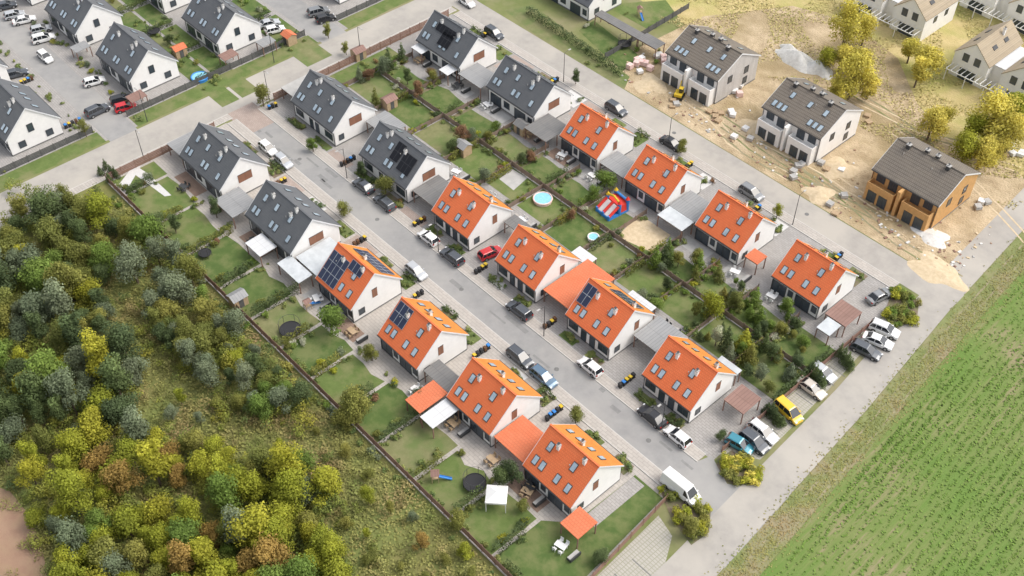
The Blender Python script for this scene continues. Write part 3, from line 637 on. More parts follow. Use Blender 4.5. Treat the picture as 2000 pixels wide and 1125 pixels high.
for i,x in enumerate(BX):
    hk=random.random()
    hedge(x,49,x,57.5 if hk<.6 else 54,.9,random.uniform(1.2,2.0),random.choice(['dk','dk','ol']))
    for _ in range(8):
        bush(x+random.choice([-1,1])*random.uniform(.5,1.5),random.uniform(49,58),random.uniform(.35,1.05),random.choice(ks),'beside a garden fence')
    sheet('planting_ground',rect(x-1,x-.15,95.5,102.8),.038,mulch)
    sheet('planting_ground',rect(x+.75,x+1.6,103.6,110),.038,mulch)
    dens=15 if x>-82 else 9
    for _ in range(dens):
        bush(x-.55+random.gauss(0,.35),random.uniform(95,103),random.uniform(.35,1.0),random.choice(ks),'beside a garden fence')
        bush(x+1.15+random.gauss(0,.35),random.uniform(103.6,111),random.uniform(.35,1.0),random.choice(ks),'beside a garden fence')
    if random.random()<.6: hedge(x+.6,96+random.uniform(0,3),x+.6,102.5,.7,random.uniform(1.1,1.9),random.choice(['dk','br','ol']))
    if random.random()<.5: hedge(x,104,x,110-random.uniform(0,3),.7,random.uniform(1.1,1.9),random.choice(['dk','br','ol']))
hedge(-55,49,-46.6,49,.8,1.5); hedge(-48.4,95,-48.4,109,.7,1.6)
for x in np.arange(-156,-48,1.2):
    if random.random()<.6: bush(x+random.uniform(-.6,.6),102.6-abs(random.gauss(0,.35)),random.uniform(.4,.95),random.choice(ks),'along the middle garden fence')
    if random.random()<.55: bush(x+random.uniform(-.6,.6),103.9+abs(random.gauss(0,.35)),random.uniform(.4,.95),random.choice(ks),'along the middle garden fence')
    if random.random()<.5: bush(x,48.9,random.uniform(.3,.8),random.choice(ks),'along the meadow fence')
    if random.random()<.6: bush(x,47.2-abs(random.gauss(0,.5)),random.uniform(.4,1.25),random.choice(['ol','yg','gg','br']),'outside the meadow fence')
for _ in range(44):
    x=random.uniform(-80,-49); y=random.choice([random.uniform(96,103),random.uniform(104,110)])
    tree(x,y,random.uniform(.6,1.3),random.choice(['dk','gg','dk','ol','br']),'in a densely planted garden',cone=random.random()<.5,grp='garden evergreens')
for _ in range(24):
    bx=random.choice(BX); y=random.choice([random.uniform(96,102.5),random.uniform(104,109.5)])
    tree(bx+random.uniform(-1.6,1.6),y,random.uniform(.8,1.7),random.choice(['dk','gg','ol','br','rd','yg']),'in a back garden',cone=random.random()<.3,grp='garden trees')
for row,(y0,y1) in {'A':(70.2,72.3),'B':(81.4,82.8),'C':(123.2,126.8)}.items():
    for i in range(1,7):
        L=13 if i<=2 else 9.2; xa=XR[i]-L; xb=XR[i]
        for (s,e) in((xa+.3,xa+L*.36),(xb-L*.36,xb-.3)):
            sheet('planting_ground',rect(s,e,y0,y1),.04,random.choice([mulch,lawns[2],gravelw,lawns[0]]))
            for _ in range(7): bush(random.uniform(s,e),random.uniform(y0,y1),random.uniform(.3,.85),random.choice(ks),'in a front garden')
            if random.random()<.3: hedge(s,y1 if row!='B' else y0,e,y1 if row!='B' else y0,.5,.8)
        if i in (1,2): sheet('driveway_pavement',rect(xb+.2,xb+6,y0-2,y1),.02,warmpav)
for u,v,r,k in [(511,186,2.2,'ol'),(1125,153,1.2,'dk'),(708,333,1.3,'dk'),(752,363,1.9,'ol'),(670,408,1.4,'ol'),(610,283,1.3,'br'),(645,626,2.6,'br'),(1182,343,2.2,'br'),(1332,285,1.4,'ol'),
  (1390,596,2.4,'yg'),(1518,418,1.1,'yg'),(694,795,3.1,'ol'),(680,815,2.4,'ol'),(1000,925,2.0,'dk'),(975,935,1.8,'dk'),(898,1018,1.8,'ol'),
  (1125,812,1.4,'ol'),(300,430,2.2,'dk'),(340,440,1.5,'dk'),(750,128,1.8,'gg'),(815,178,1.6,'rd'),(795,150,1.5,'dk'),(1180,600,1.5,'dk'),(420,410,1.5,'dk'),(1020,988,1.2,'ol'),(640,60,1.5,'ol'),(675,95,1.2,'ol'),(1440,590,1.6,'ol'),
  (1400,660,1.5,'fl'),(875,60,1.2,'gg'),(1510,690,1.4,'dk'),(1490,730,1.4,'gg'),(1540,600,1.5,'br'),(165,255,1.2,'ol'),(420,45,1.2,'br'),(330,75,1.3,'dk'),(1175,1085,1.4,'dk'),(1255,580,1.4,'gg'),(820,770,1.4,'dk'),(725,690,1.4,'ol'),(1350,1035,1.6,'ol'),(1410,850,1.0,'dk')]:
    tree(*G(u,v,r*1.2),r,k,'beside the houses')
for u,v,r,k in [(1650,70,4.2,'gd'),(1668,150,4.2,'gd'),(1690,60,3,'gd'),(1812,105,3.8,'gd'),(1795,140,3,'gd'),(1822,240,3.2,'gd'),(1940,235,4.4,'gd'),(1890,285,3.6,'yg'),(1920,300,3,'gd'),(1700,165,2.8,'gd'),(1640,175,2.6,'gd'),(1985,205,3.4,'yg'),(1620,110,2.6,'yg'),(1975,270,3,'gd'),(1780,95,2.8,'gd'),(1680,110,3.2,'gd'),(1645,110,3,'gd'),(1845,225,2.2,'gd'),(1905,255,3,'yg'),(1955,285,2.6,'gd')]:
    tree(*G(u,v,r*1.2),r,k,'at the edge of the building site',grp='willows by the building site')
for u,v in [(205,322),(215,330),(195,335),(225,340),(212,348)]: tree(*G(u,v,1),.7,'dk','by the road corner',cone=True)
for (u,v) in [(1500,797),(1507,804),(1514,811),(1521,818),(1528,825),(1585,722),(1592,732),(1599,742),(1606,752),(1640,690),(1648,698),(1655,707),(1662,714)]: tree(*G(u,v,1),.8,'dk','between parking bays',cone=True)
for pl,kk,cnt in (([(1395,900),(1430,880),(1490,925),(1475,948),(1420,945)],['yg','gd','yg','ol'],28),([(1290,960),(1340,965),(1388,1000),(1385,1040),(1350,1065),(1310,1010)],['yg','ol','ol'],28),([(1725,615),(1745,565),(1795,590),(1790,630),(1740,640)],['yg','ol','br'],28)):
    q=P(pl); sheet('planting_ground',q,.045,mulch); xs=[a for a,_ in q]; ys=[b for _,b in q]; n=0
    while n<cnt:
        x,y=random.uniform(min(xs),max(xs)),random.uniform(min(ys),max(ys))
        if inpoly(x,y,q): bush(x,y,random.uniform(.9,1.3),random.choice(kk),'on a planted street island'); n+=1
# ---------------- wood -----------------
random.seed(5)
W1=[(-60,520),(0,440),(50,370),(130,385),(210,410),(250,440),(330,470),(400,540),(410,600),(340,600),(290,545),(210,520),(190,560),(215,640),(270,700),(290,790),(240,830),(130,860),(0,900),(-60,880)]
W2=[(60,900),(150,870),(250,840),(330,840),(420,870),(500,890),(600,890),(640,950),(650,1040),(700,1125),(720,1200),(60,1200),(110,1100),(40,980)]
W3=[(300,580),(380,640),(420,700),(420,760),(330,690),(280,620)]
W4=[(400,600),(480,650),(500,690),(440,700),(400,650)]
W5=[(430,720),(520,700),(590,770),(560,830),(470,800)]
placed=[]
def scatter(poly,n,r0,r1,kinds,dmin):
    us=[a for a,_ in poly]; vs=[b for _,b in poly]; t=0;c=0
    while c<n and t<n*60:
        t+=1; u=random.uniform(min(us),max(us)); v=random.uniform(min(vs),max(vs))
        if not inpoly(u,v,poly): continue
        x,y=G(u,v,2.5)
        if y>46.5: continue
        R=random.uniform(r0,r1)
        if any((x-a)**2+(y-b)**2<(dmin*(R+r)/2)**2 for a,b,r in placed): continue
        placed.append((x,y,R)); c+=1; tree(x,y,R,random.choice(kinds),'in the wood beside the estate',grp='trees of the small wood')
scatter(W1,105,1.6,3.6,['dk','gg','gg','ol','yg','dk','br','ol'],.78)
scatter(W2,105,1.5,3.2,['yg','yg','ol','yg','br','yg','gg','yg','ru'],.74)
scatter(W3,12,1.5,2.8,['gg','ol','dk'],1.1); scatter(W4,8,1.2,2.4,['yg','ol','gg'],1.2); scatter(W5,12,1.2,2.4,['ol','gg','dk','br'],1.1)
scatter([(230,520),(420,600),(700,860),(900,1050),(980,1125),(700,1125),(640,900),(420,840),(300,800)],20,.7,1.4,['ol','gg','ru','ol','yg'],2.2)
cs=[];rs=[]
for poly,n in((W1,450),(W2,450),(W3,50),(W4,36),(W5,60)):
    us=[a for a,_ in poly]; vs=[b for _,b in poly]; c=0
    while c<n:
        u=random.uniform(min(us)-25,max(us)+25); v=random.uniform(min(vs)-15,max(vs)+15)
        if not inpoly(u,v,poly) and random.random()>.18: continue
        x,y=G(u,v,1.2)
        if y>46: continue
        R=random.uniform(.5,1.6); c+=1
        for _ in range(3): cs.append((x+random.uniform(-.7,.7)*R,y+random.uniform(-.7,.7)*R,R*random.uniform(.5,1.6))); rs.append(R*random.uniform(.35,.65))
V,t=cloud(cs,rs,170000,.24,zg=False,fea=.8); V[:,:,2]=np.maximum(V[:,:,2],.02)
obj('woodland_thicket',qmesh('thicket',V,t,LM['th']),None,I4,'dense low thicket of saplings filling between the trees','thicket',None,'stuff')
def noise2(x,y): return .5+.25*np.sin(x*.31+1.3*np.sin(y*.23))+.25*np.sin(y*.37+1.7*np.sin(x*.19+2))
n=130000; x=rng.uniform(-152,-22,n); y=rng.uniform(-8,47.6,n); d=noise2(x,y); keep=rng.random(n)<.5+.5*d; x,y,d=x[keep],y[keep],d[keep]; n=len(x)
sx=P([(-60,930),(20,960),(60,1010),(85,1080),(95,1140),(110,1300),(-60,1300)])
pos=np.stack([x,y,rng.random(n)*.12+.04+.5*d*rng.random(n)],1)
kp=np.array([not inpoly(a,b,sx) for a,b in zip(x,y)]); pos=pos[kp]; n=len(pos)
V1=leafquads(pos,rng.normal(size=(n,3))*.4+np.array([0,0,1]),.36); t1=.8+.4*rng.random(n)
m=1300; cx=rng.uniform(-150,-30,m); cy=rng.uniform(-5,47,m); rr=rng.uniform(.3,1.0,m)
V2,t2=cloud(np.stack([cx,cy,rr*.6],1),rr,90000,.22,zg=False,fea=.7); V2[:,:,2]=np.maximum(V2[:,:,2],.02)
obj('undergrowth_plants',qmesh('undergrowth',np.concatenate([V1,V2]),np.concatenate([t1,t2]),LM['wd']),None,I4,'tangled weeds, scrub and goldenrod covering the meadow','undergrowth',None,'stuff')
n=70000; y=rng.uniform(20,190,n); x=-31-(y-65)*.087+rng.exponential(22,n)+.6; row=np.round((x+y*.087)/1.1)*1.1-y*.087+rng.normal(size=n)*.2
dd=noise2(x*.8,y*.22); kp=(rng.random(n)<.15+.85*dd)&(row<60); row,y2=row[kp],y[kp]; n=len(row)
V=leafquads(np.stack([row,y2,.06+rng.random(n)*.12],1),rng.normal(size=(n,3))*.4+np.array([0,0,1]),.34)
obj('crop_plants',qmesh('crop',V,.85+.3*rng.random(n),LM['cp']),None,I4,'rows of low green crop plants in the field','crop',None,'stuff')
n=36000; x=rng.uniform(-130,-47,n); y=rng.uniform(158,215,n); d=noise2(x*1.3,y*1.1); kp=(d>.42); x,y=x[kp],y[kp]; n=len(x)
V=leafquads(np.stack([x,y,.05+rng.random(n)*.2],1),rng.normal(size=(n,3))*.5+np.array([0,0,1]),.36)
obj('waste_ground_plants',qmesh('wasteweed',V,.8+.35*rng.random(n),LM['ww']),None,I4,'patchy glow-tinted weeds around the building site','weeds',None,'stuff')
n=16000; y=rng.uniform(20,200,n); x=-33.6-(y-65)*.075+rng.normal(size=n)*1.2
V=leafquads(np.stack([x,y,.05+rng.random(n)*.08],1),rng.normal(size=(n,3))*.35+np.array([0,0,1]),.24)
obj('verge_plants',qmesh('verge',V,.85+.3*rng.random(n),LM['wd']),None,I4,'rough grass tufts along the road verge','grass',None,'stuff')
# ---------------- cars -----------------
def wheel():
    b=MB(); b.cyl((0,-.11,0),(0,.11,0),.33,.33,rubber,16); r=MB(); r.cyl((0,-.118,0),(0,.118,0),.21,.21,rimm,10); return b.mesh('wheel'),r.mesh('rim')
WH=wheel()
def car_T(kind,pm):
    L,W,Hh={'hatch':(4.15,1.78,1.5),'sedan':(4.65,1.82,1.45),'suv':(4.6,1.88,1.68),'wagon':(4.75,1.82,1.5),'van':(5.9,2.05,2.35),'minivan':(4.6,1.85,1.85)}[kind]
    T=[]; w=W/2; belt={'suv':1.02,'van':1.15,'minivan':1.05}.get(kind,.93); b=MB()
    if kind=='van': st=[(-.5,1.0,.92),(-.48,belt,.98),(-.2,belt,1),(.2,belt,1),(.33,belt,.99),(.45,.95,.95),(.495,.7,.85)]
    else: st=[(-.5,.68,.84),(-.485,belt-.08,.93),(-.4,belt,.98),(-.1,belt,1),(.2,belt,1),(.27,belt-.02,.99),(.4,belt-.13,.95),(.475,belt-.27,.87),(.5,.5,.76)]
    if kind=='sedan': st[1]=(-.49,belt-.05,.92); st[2]=(-.36,belt,.97)
    vs=[];nn=9
    for t,zt,wf in st:
        ww=w*wf; zb=.24
        for (a,z) in((-.9,zb),(-1,zb+.14),(-1,zt*.72),(-.93,zt-.04),(0,zt+.03),(.93,zt-.04),(1,zt*.72),(1,zb+.14),(.9,zb)): vs.append((t*L,a*ww,z))
    fs=[]
    for i in range(len(st)-1):
        for j in range(nn-1): fs.append((i*nn+j,(i+1)*nn+j,(i+1)*nn+j+1,i*nn+j+1))
        fs.append((i*nn+nn-1,(i+1)*nn+nn-1,(i+1)*nn,i*nn))
    fs.append(tuple(range(nn))); fs.append(tuple(reversed(range((len(st)-1)*nn,len(st)*nn))))
    b.add(vs,fs,pm); 
    b.box((-L*.47,-w*.92,.18),(L*.47,w*.92,.235),blackp)
    for sx in(-.31,.31):
        for sy in(-1,1): b.cyl((sx*L,sy*(w-.2),.33),(sx*L,sy*(w+.004),.33),.385,.385,blackp,16)
    T.append(('b','body',b.mesh('body',False),I4,None))
    prof={'hatch':(-.485,-.40,.04,.25),'sedan':(-.385,-.23,.06,.25),'suv':(-.485,-.42,.06,.26),'wagon':(-.485,-.40,.05,.25),'van':(-.495,-.485,.22,.38),'minivan':(-.49,-.45,.12,.33)}[kind]
    zb=belt-.03; zt=Hh-.05
    g=MB(); g.frus((prof[0]*L,prof[3]*L,-w*.9,w*.9),(prof[1]*L,prof[2]*L,-w*.72,w*.72),zb,zt,pm if kind=='van' else cgl)
    if kind=='van':
        T.append(('u','cargo_body',g.mesh('cargo_body'),I4,None)); g=MB()
        def lerp(z): return (z-zb)/(zt-zb)
        for z0,z1 in((zb+.12,zt-.15),):
            f0,f1=lerp(z0),lerp(z1); xa=prof[3]*L+(prof[2]-prof[3])*L*f0+.015; xb=prof[3]*L+(prof[2]-prof[3])*L*f1+.015
            ya=w*(.9-.18*f0)-.1; yb=w*(.9-.18*f1)-.1
            g.add([(xa,-ya,z0),(xa,ya,z0),(xb,yb,z1),(xb,-yb,z1)],[(0,1,2,3)],cgl)
            for s in(-1,1):
                g.add([(L*.17,s*(ya+.115),z0),(xa-.25,s*(ya+.115),z0),(xb-.2,s*(yb+.118),z1),(L*.17,s*(yb+.118),z1)],[(0,1,2,3)],cgl)
    T.append(('g','windows',g.mesh('windows'),I4,None))
    r=MB()
    yt=w*.72
    r.frus((prof[1]*L-.03,prof[2]*L+.03,-yt-.03,yt+.03),(prof[1]*L+.08,prof[2]*L-.12,-yt+.1,yt-.1),zt+.002,Hh+.02,pm)
    if kind!='van':
        def rod(p,q,t=.035): r.cyl(p,q,t,t,pm,5)
        for s in(-1,1):
            rod((prof[3]*L,s*w*.9,zb+.02),(prof[2]*L,s*yt,zt)); rod((prof[0]*L,s*w*.9,zb+.02),(prof[1]*L,s*yt,zt),.06)
            xm=-.08*L; rod((xm,s*w*.9,zb),(xm,s*yt,zt),.04)
            if kind!='sedan': rod((-.27*L,s*w*.9,zb),(-.27*L,s*yt,zt),.04)
            if kind in('suv','wagon'): r.cyl((prof[1]*L+.2,s*(yt-.06),Hh+.05),(prof[2]*L-.2,s*(yt-.06),Hh+.05),.025,.025,rimm,5)
    T.append(('r','roof',r.mesh('roof'),I4,None))
    for sx in(-.31,.31):
        for sy in(-1,1):
            k=('w',sx,sy); T.append((k,'wheel',WH[0],T_(sx*L,sy*(w-.095),.33),None)); T.append((('r',sx,sy),'rim',WH[1],I4,k))
    h=MB(); h.box((-.12,-.17,-.07),(.1,.17,.07),headm); hm=h.mesh('headlight'); t2=MB(); t2.box((-.05,-.15,-.1),(.06,.15,.1),tailm); tm=t2.mesh('tail_light')
    m=MB(); m.box((-.08,-.1,-.07),(.08,.1,.07),pm); mm=m.mesh('wing_mirror')
    for s in(-1,1):
        T.append((('h',s),'headlight',hm,T_(L*.475,s*w*.68,belt-.32)@RZ(-s*.35),None)); T.append((('t',s),'tail_light',tm,T_(-L*.492,s*w*.72,belt-.18),None))
        T.append((('m',s),'wing_mirror',mm,T_(prof[3]*L-.35,s*(w+.07),belt+.06),None))
    return T
CT={}
def car(u,v,deg,kind,c,where='parked beside the street'):
    if (kind,c) not in CT: CT[(kind,c)]=car_T(kind,PC[c])
    x,y=G(u,v,.7); z=.03
    if -157<x<-49 and (72.5<y<81.1): 
        y=73.7 if y<77 else 80.1; z=.112
    if -157<x<-50 and 127.2<y<130.5: y=128.2; z=.112
    nm={'van':'delivery_van','minivan':'minivan'}.get(kind,'parked_car'); cn={'dark':'dark grey','blue':'blue-grey'}.get(c,c)
    kn={'hatch':'hatchback','sedan':'saloon car','suv':'sport utility car','wagon':'estate car','van':'panel van','minivan':'passenger van'}[kind]
    spawn(CT[(kind,c)],nm,T_(x,y,z)@RZ(math.radians(deg+random.uniform(-1.5,1.5))),f"{cn} {kn} {where}",'van' if 'van' in kind else 'car','cars parked on the estate')
AT='across the top road'; GPv='on grass pavers'
for a in [(518,292,0,'hatch','white'),(549,317,0,'hatch','silver'),(704,366,180,'sedan','dark'),(745,399,180,'wagon','dark'),(830,468,180,'hatch','white'),(876,505,180,'wagon','dark'),(808,533,0,'hatch','silver'),
 (958,493,80,'hatch','red','in a driveway'),(1010,608,180,'wagon','dark'),(1013,700,0,'suv','dark'),(1063,735,0,'wagon','blue'),(1147,720,180,'hatch','white'),(1267,818,180,'sedan','black'),(1321,854,180,'hatch','white'),(1330,955,0,'van','white','on the street corner'),
 (965,65,0,'suv','dark'),(1205,212,0,'suv','dark'),(1307,283,0,'sedan','black'),(1463,380,0,'suv','grey'),(912,3,0,'hatch','white'),
 (1718,577,78,'sedan','grey','behind the end house'),(1728,643,15,'suv','white','in the end parking bays'),(1715,665,15,'sedan','white','in the end parking bays'),(1692,683,10,'wagon','dark','in the end parking bays'),
 (1608,727,0,'hatch','silver',GPv),(1585,757,0,'sedan','beige',GPv),(1540,803,-8,'minivan','yellow',GPv),(1490,842,0,'wagon','white',GPv),(1473,862,0,'suv','dark',GPv),(1445,867,10,'hatch','teal',GPv),
 (190,215,90,'suv','dark',AT),(245,208,75,'hatch','red',AT),(237,193,75,'hatch','black',AT),(184,158,75,'hatch','white',AT),(88,110,0,'hatch','white',AT),
 (85,74,75,'suv','white',AT),(80,56,75,'hatch','silver',AT),(47,38,75,'sedan','white',AT),(28,28,75,'hatch','silver',AT),(12,10,75,'hatch','dark',AT),(30,143,75,'wagon','dark',AT),
 (525,45,75,'sedan','silver',AT),(537,57,75,'hatch','white',AT),(622,22,75,'suv','grey',AT),(636,35,75,'hatch','black',AT)]: car(*a)
# ---------------- bins -----------------
def bin_T(lidm):
    b=MB(); b.frus((-.22,.22,-.27,.27),(-.28,.28,-.34,.34),.06,.95,blackp if lidm is not brn else brn); l=MB(); l.frus((-.3,.3,-.37,.37),(-.26,.26,-.32,.32),.953,1.06,lidm)
    w=MB(); w.cyl((-.3,-.26,.1),(.3,-.26,.1),.1,.1,rubber,8)
    return [('b','bin_body',b.mesh('bin_body'),I4,None),('l','lid',l.mesh('lid'),I4,None),('w','wheels',w.mesh('wheels'),I4,None)]
BT=[bin_T(yel),bin_T(yel),bin_T(blackp),bin_T(brn),bin_T(blu)]; BN=['yellow','yellow','black','brown','blue']
for u,v,n in [(553,352,3),(682,312,5),(822,430,4),(705,468,4),(942,522,4),(820,572,3),(943,683,5),(1085,803,5),(1077,628,4),(1227,740,5),(1345,322,4),(1083,157,4),(942,70,4),(1640,498,3),(55,155,4),(145,238,5),(1480,405,3),(535,205,3)]:
    x,y=G(u,v,.5)
    for k in range(n):
        j=random.choice([0,2,1,2,3,4]); spawn(BT[j],'wheelie_bin',T_(x+.1*random.random(),y+(k-n/2)*.7,.03)@RZ(math.pi/2+random.uniform(-.15,.15))@Matrix.Scale(.85,4),f"{BN[j]} lidded wheelie bin beside a driveway",'bin','wheelie bins')
# ---------------- garden objects -----------------
def tramp(u,v,R,c=blackp):
    b=MB(); b.torus((0,0,.75),R,.09,c); m=MB(); m.cyl((0,0,.74),(0,0,.76),R-.1,R-.1,blackp,28)
    T=[('m','jumping_mat',m.mesh('jumping_mat'),I4,None),('f','frame',b.mesh('frame'),I4,None)]
    p=MB(); p.cyl((0,0,0),(0,0,2.3),.035,.035,anth,6); pm=p.mesh('net_post')
    for k in range(6): T.append((('p',k),'net_post',pm,T_(R*1.04*math.cos(k*1.047),R*1.04*math.sin(k*1.047),0),None))
    n=MB(); n.torus((0,0,2.28),R,.03,anth,28,4); T.append(('n','net_ring',n.mesh('net_ring'),I4,None))
    spawn(T,'trampoline',T_(*G(u,v,.7),0),'round black garden trampoline on lawn','trampoline','garden trampolines')
for t in [(400,494,1.0),(567,643,1.6),(927,943,1.5),(1220,85,1.3),(300,60,1.2)]: tramp(*t)
def pool(u,v,R,wallm,lab):
    b=MB(); b.cyl((0,0,0),(0,0,.55),R,R,wallm,32); b2=MB(); b2.torus((0,0,.58),R,.13,wallm,32,8); w=MB(); w.cyl((0,0,.56),(0,0,.6),R-.1,R-.1,water,32)
    spawn([('b','pool_wall',b.mesh('pool_wall'),I4,None),('r','pool_rim',b2.mesh('pool_rim'),I4,None),('w','water',w.mesh('water'),I4,None)],'paddling_pool',T_(*G(u,v,.5),0),lab,'pool')
pool(1159,463,.9,whp,'small round white paddling pool on lawn'); pool(390,150,1.6,blu,'round blue inflatable pool on lawn'); pool(1060,388,1.6,pinkb,'large round pale pink and blue pool')
b=MB(); b.frus((-2.3,2.3,-2.6,3.0),(-2.2,2.2,-2.5,2.9),0,.6,blu)
b2=MB()
for x in(-1,1): b2.add([(x-.7,-2.3,.65),(x+.7,-2.3,.65),(x+.7,.3,2.3),(x-.7,.3,2.3),(x-.7,.3,.6),(x+.7,.3,.6)],[(0,1,2,3),(3,2,5,4)],whp)
b3=MB()
for x in(-1.95,0,1.95): b3.cyl((x,-2.4,.85),(x,.4,2.6),.32,.32,redp,12); b3.cyl((x,-2.4,0),(x,-2.4,1.2),.36,.3,blu,10)
b4=MB(); b4.frus((-2.2,2.2,.3,2.9),(-2.0,2.0,.45,2.8),.6,2.5,redp)
for x in(-1.95,1.95):
    for y in(.5,2.8): b4.cyl((x,y,.3),(x,y,3.3),.42,.42,blu,12); b4.cyl((x,y,3.31),(x,y,4.1),.5,.03,yel if x<0 else redp,12)
b4.cyl((-1.95,.5,3.4),(0,.5,4.1),.26,.26,yel,12); b4.cyl((0,.5,4.1),(1.95,.5,3.4),.26,.26,yel,12); b4.cyl((-1.95,2.8,2.9),(1.95,2.8,2.9),.3,.3,blu,12)
spawn([('b','base',b.mesh('base'),I4,None),('l','slide_lane',b2.mesh('slide_lane'),I4,None),('t','side_tube',b3.mesh('side_tube'),I4,None),('w','tower',b4.mesh('tower'),I4,None)],'inflatable_slide',T_(*G(1194,408,.5),0)@RZ(-.1)@Matrix.Scale(.78,4),'red blue and yellow inflatable slide in a garden','inflatable slide')
b=MB(); b.add([(-1.4,-1.4,2.3),(1.4,-1.4,2.3),(1.4,1.4,2.3),(-1.4,1.4,2.3),(0,0,2.9)],[(0,1,4),(1,2,4),(2,3,4),(3,0,4)],whp); 
for s in(-1,1): b.box((-1.42,s*1.4-.015,2.0),(1.42,s*1.4+.015,2.3),whp); b.box((s*1.4-.015,-1.38,2.0),(s*1.4+.015,1.38,2.3),whp)
T=[('r','canopy',b.mesh('canopy'),I4,None)]; p=MB(); p.box((-.05,-.05,0),(.05,.05,2.3),whp); pm=p.mesh('post')
for sx in(-1,1):
    for sy in(-1,1): T.append(((sx,sy),'post',pm,T_(sx*1.3,sy*1.3,0),None))
spawn(T,'garden_gazebo',T_(*G(970,972,1.5),0)@RZ(.75),'white fabric gazebo on dark lawn','gazebo')
def play(u,v,a,lab='blue slide with timber climbing tower on lawn'):
    b=MB(); 
    for sx in(-.6,.6):
        for sy in(-.6,.6): b.box((sx-.05,sy-.05,0),(sx+.05,sy+.05,2.4),wood)
    b.box((-.6,-.6,1.2),(.6,.6,1.28),wood); b.add([(-.8,-.8,2.3),(.8,-.8,2.3),(.8,0,2.9),(-.8,0,2.9),(-.8,.8,2.3),(.8,.8,2.3)],[(0,1,2,3),(3,2,5,4)],brownsheet)
    s=MB(); s.add([(.62,-.25,1.25),(.62,.25,1.25),(3.0,.25,.15),(3.0,-.25,.15)],[(0,1,2,3)],blu)
    for q in(-.27,.25): s.add([(.62,q,1.2),(3,q,.1),(3,q,.35),(.62,q,1.45),(.62,q+.03,1.2),(3,q+.03,.1),(3,q+.03,.35),(.62,q+.03,1.45)],[(0,1,2,3),(4,5,6,7),(3,2,6,7)],blu)
    spawn([('t','tower',b.mesh('tower'),I4,None),('s','slide',s.mesh('slide'),I4,None)],'climbing_frame',T_(*G(u,v,1),0)@RZ(a)@Matrix.Scale(.75,4),lab,'climbing frame')
play(850,930,.9); play(1250,22,-.5); play(600,595,1.5)
def table_T(m):
    b=MB(); b.box((-.8,-.45,.7),(.8,.45,.75),m); l=MB(); l.box((-.03,-.03,0),(.03,.03,.7),m); lm=l.mesh('leg')
    return [('t','table_top',b.mesh('table_top'),I4,None)]+[((x,y),'leg',lm,T_(x*.72,y*.38,0),None) for x in(-1,1) for y in(-1,1)]
def chair_T(m):
    b=MB(); b.box((-.24,-.24,.4),(.24,.24,.46),m); k=MB(); k.box((-.24,.2,.463),(.24,.25,.95),m); l=MB(); l.box((-.02,-.02,0),(.02,.02,.4),m); lm=l.mesh('leg')
    return [('s','seat',b.mesh('seat'),I4,None),('b','backrest',k.mesh('backrest'),I4,None)]+[((x,y),'leg',lm,T_(x*.2,y*.2,0),None) for x in(-1,1) for y in(-1,1)]
TT=[table_T(anth),table_T(wood),table_T(whp)]; CHR=[chair_T(anth),chair_T(wood),chair_T(whp)]
def sofa_T():
    b=MB(); b.box((-.9,-.4,.1),(.9,.4,.42),anth); c=MB(); c.box((-.86,-.36,.423),(.86,.25,.55),concrete); k=MB(); k.box((-.9,.26,.424),(.9,.42,.8),anth)
    return [('b','base',b.mesh('base'),I4,None),('c','cushion',c.mesh('cushion'),I4,None),('k','backrest',k.mesh('backrest'),I4,None)]
SO=sofa_T()
sets=[(x+4+random.uniform(-1,1),y) for x in BX[1:] for y in(58.4,111.3) if random.random()<.75]+[(x+4,94.4) for x in BX[1:] if random.random()<.4]+[G(360,370),G(1035,955),(-52,56)]
for x,y in sets:
    j=random.randrange(3); a=random.uniform(-.3,.3); cn=['anthracite','timber','white'][j]
    spawn(TT[j],'garden_table',T_(x,y,.05)@RZ(a),f'{cn} garden table on a terrace','table','garden tables')
    for dx,dy,r in((-.45,.75,0),(.45,.75,0),(-.45,-.75,math.pi),(.45,-.75,math.pi)): spawn(CHR[j],'garden_chair',T_(x,y,.05)@RZ(a)@T_(dx,dy,0)@RZ(r),f'{cn} garden chair at a terrace table','chair','garden chairs')
    if random.random()<.6: spawn(SO,'garden_sofa',T_(x+2.1,y+.3,.05)@RZ(-1.57),'dark outdoor sofa with grey cushions','sofa','garden sofas')
def shed(x,y,m,a=0):
    b=MB(); b.box((-1.2,-1,0),(1.2,1,1.9),wood if m is not concrete else darkfence); r=MB(); r.add([(-1.35,-1.2,1.85),(1.35,-1.2,1.85),(1.35,0,2.5),(-1.35,0,2.5),(-1.35,1.2,1.85),(1.35,1.2,1.85)],[(0,1,2,3),(3,2,5,4)],m)
    b.add([(-1.2,-1,1.9),(-1.2,1,1.9),(-1.2,0,2.42),(1.2,-1,1.9),(1.2,1,1.9),(1.2,0,2.42)],[(0,1,2),(3,5,4)],wood)
    d=MB(); d.box((-.4,-1.04,.05),(.4,-1.003,1.75),darkfence)
    spawn([('b','wall',b.mesh('wall'),I4,None),('r','roof',r.mesh('roof'),I4,None),('d','door',d.mesh('door'),I4,None)],'garden_shed',T_(x,y,.03)@RZ(a),'small garden shed with pitched roof beside a fence','shed','garden sheds')
for u,v,m in [(465,585,greymetal),(565,75,redmetal),(350,100,redmetal),(760,200,brownsheet),(1020,250,mergedark),(905,290,greymetal),(700,105,brownsheet)]: shed(*G(u,v,1),m,random.choice([0,1.57]))
def lamp_T():
    p=MB(); p.cyl((0,0,0),(0,0,6.5),.08,.045,anth,8); a=MB(); a.cyl((0,0,6.5),(0,-1.1,6.7),.035,.03,anth,6); l=MB(); l.box((-.13,-1.6,6.66),(.13,-1.0,6.74),concrete)
    return [('p','pole',p.mesh('pole'),I4,None),('a','arm',a.mesh('arm'),I4,None),('l','lamp_head',l.mesh('lamp_head'),I4,None)]
LT=lamp_T()
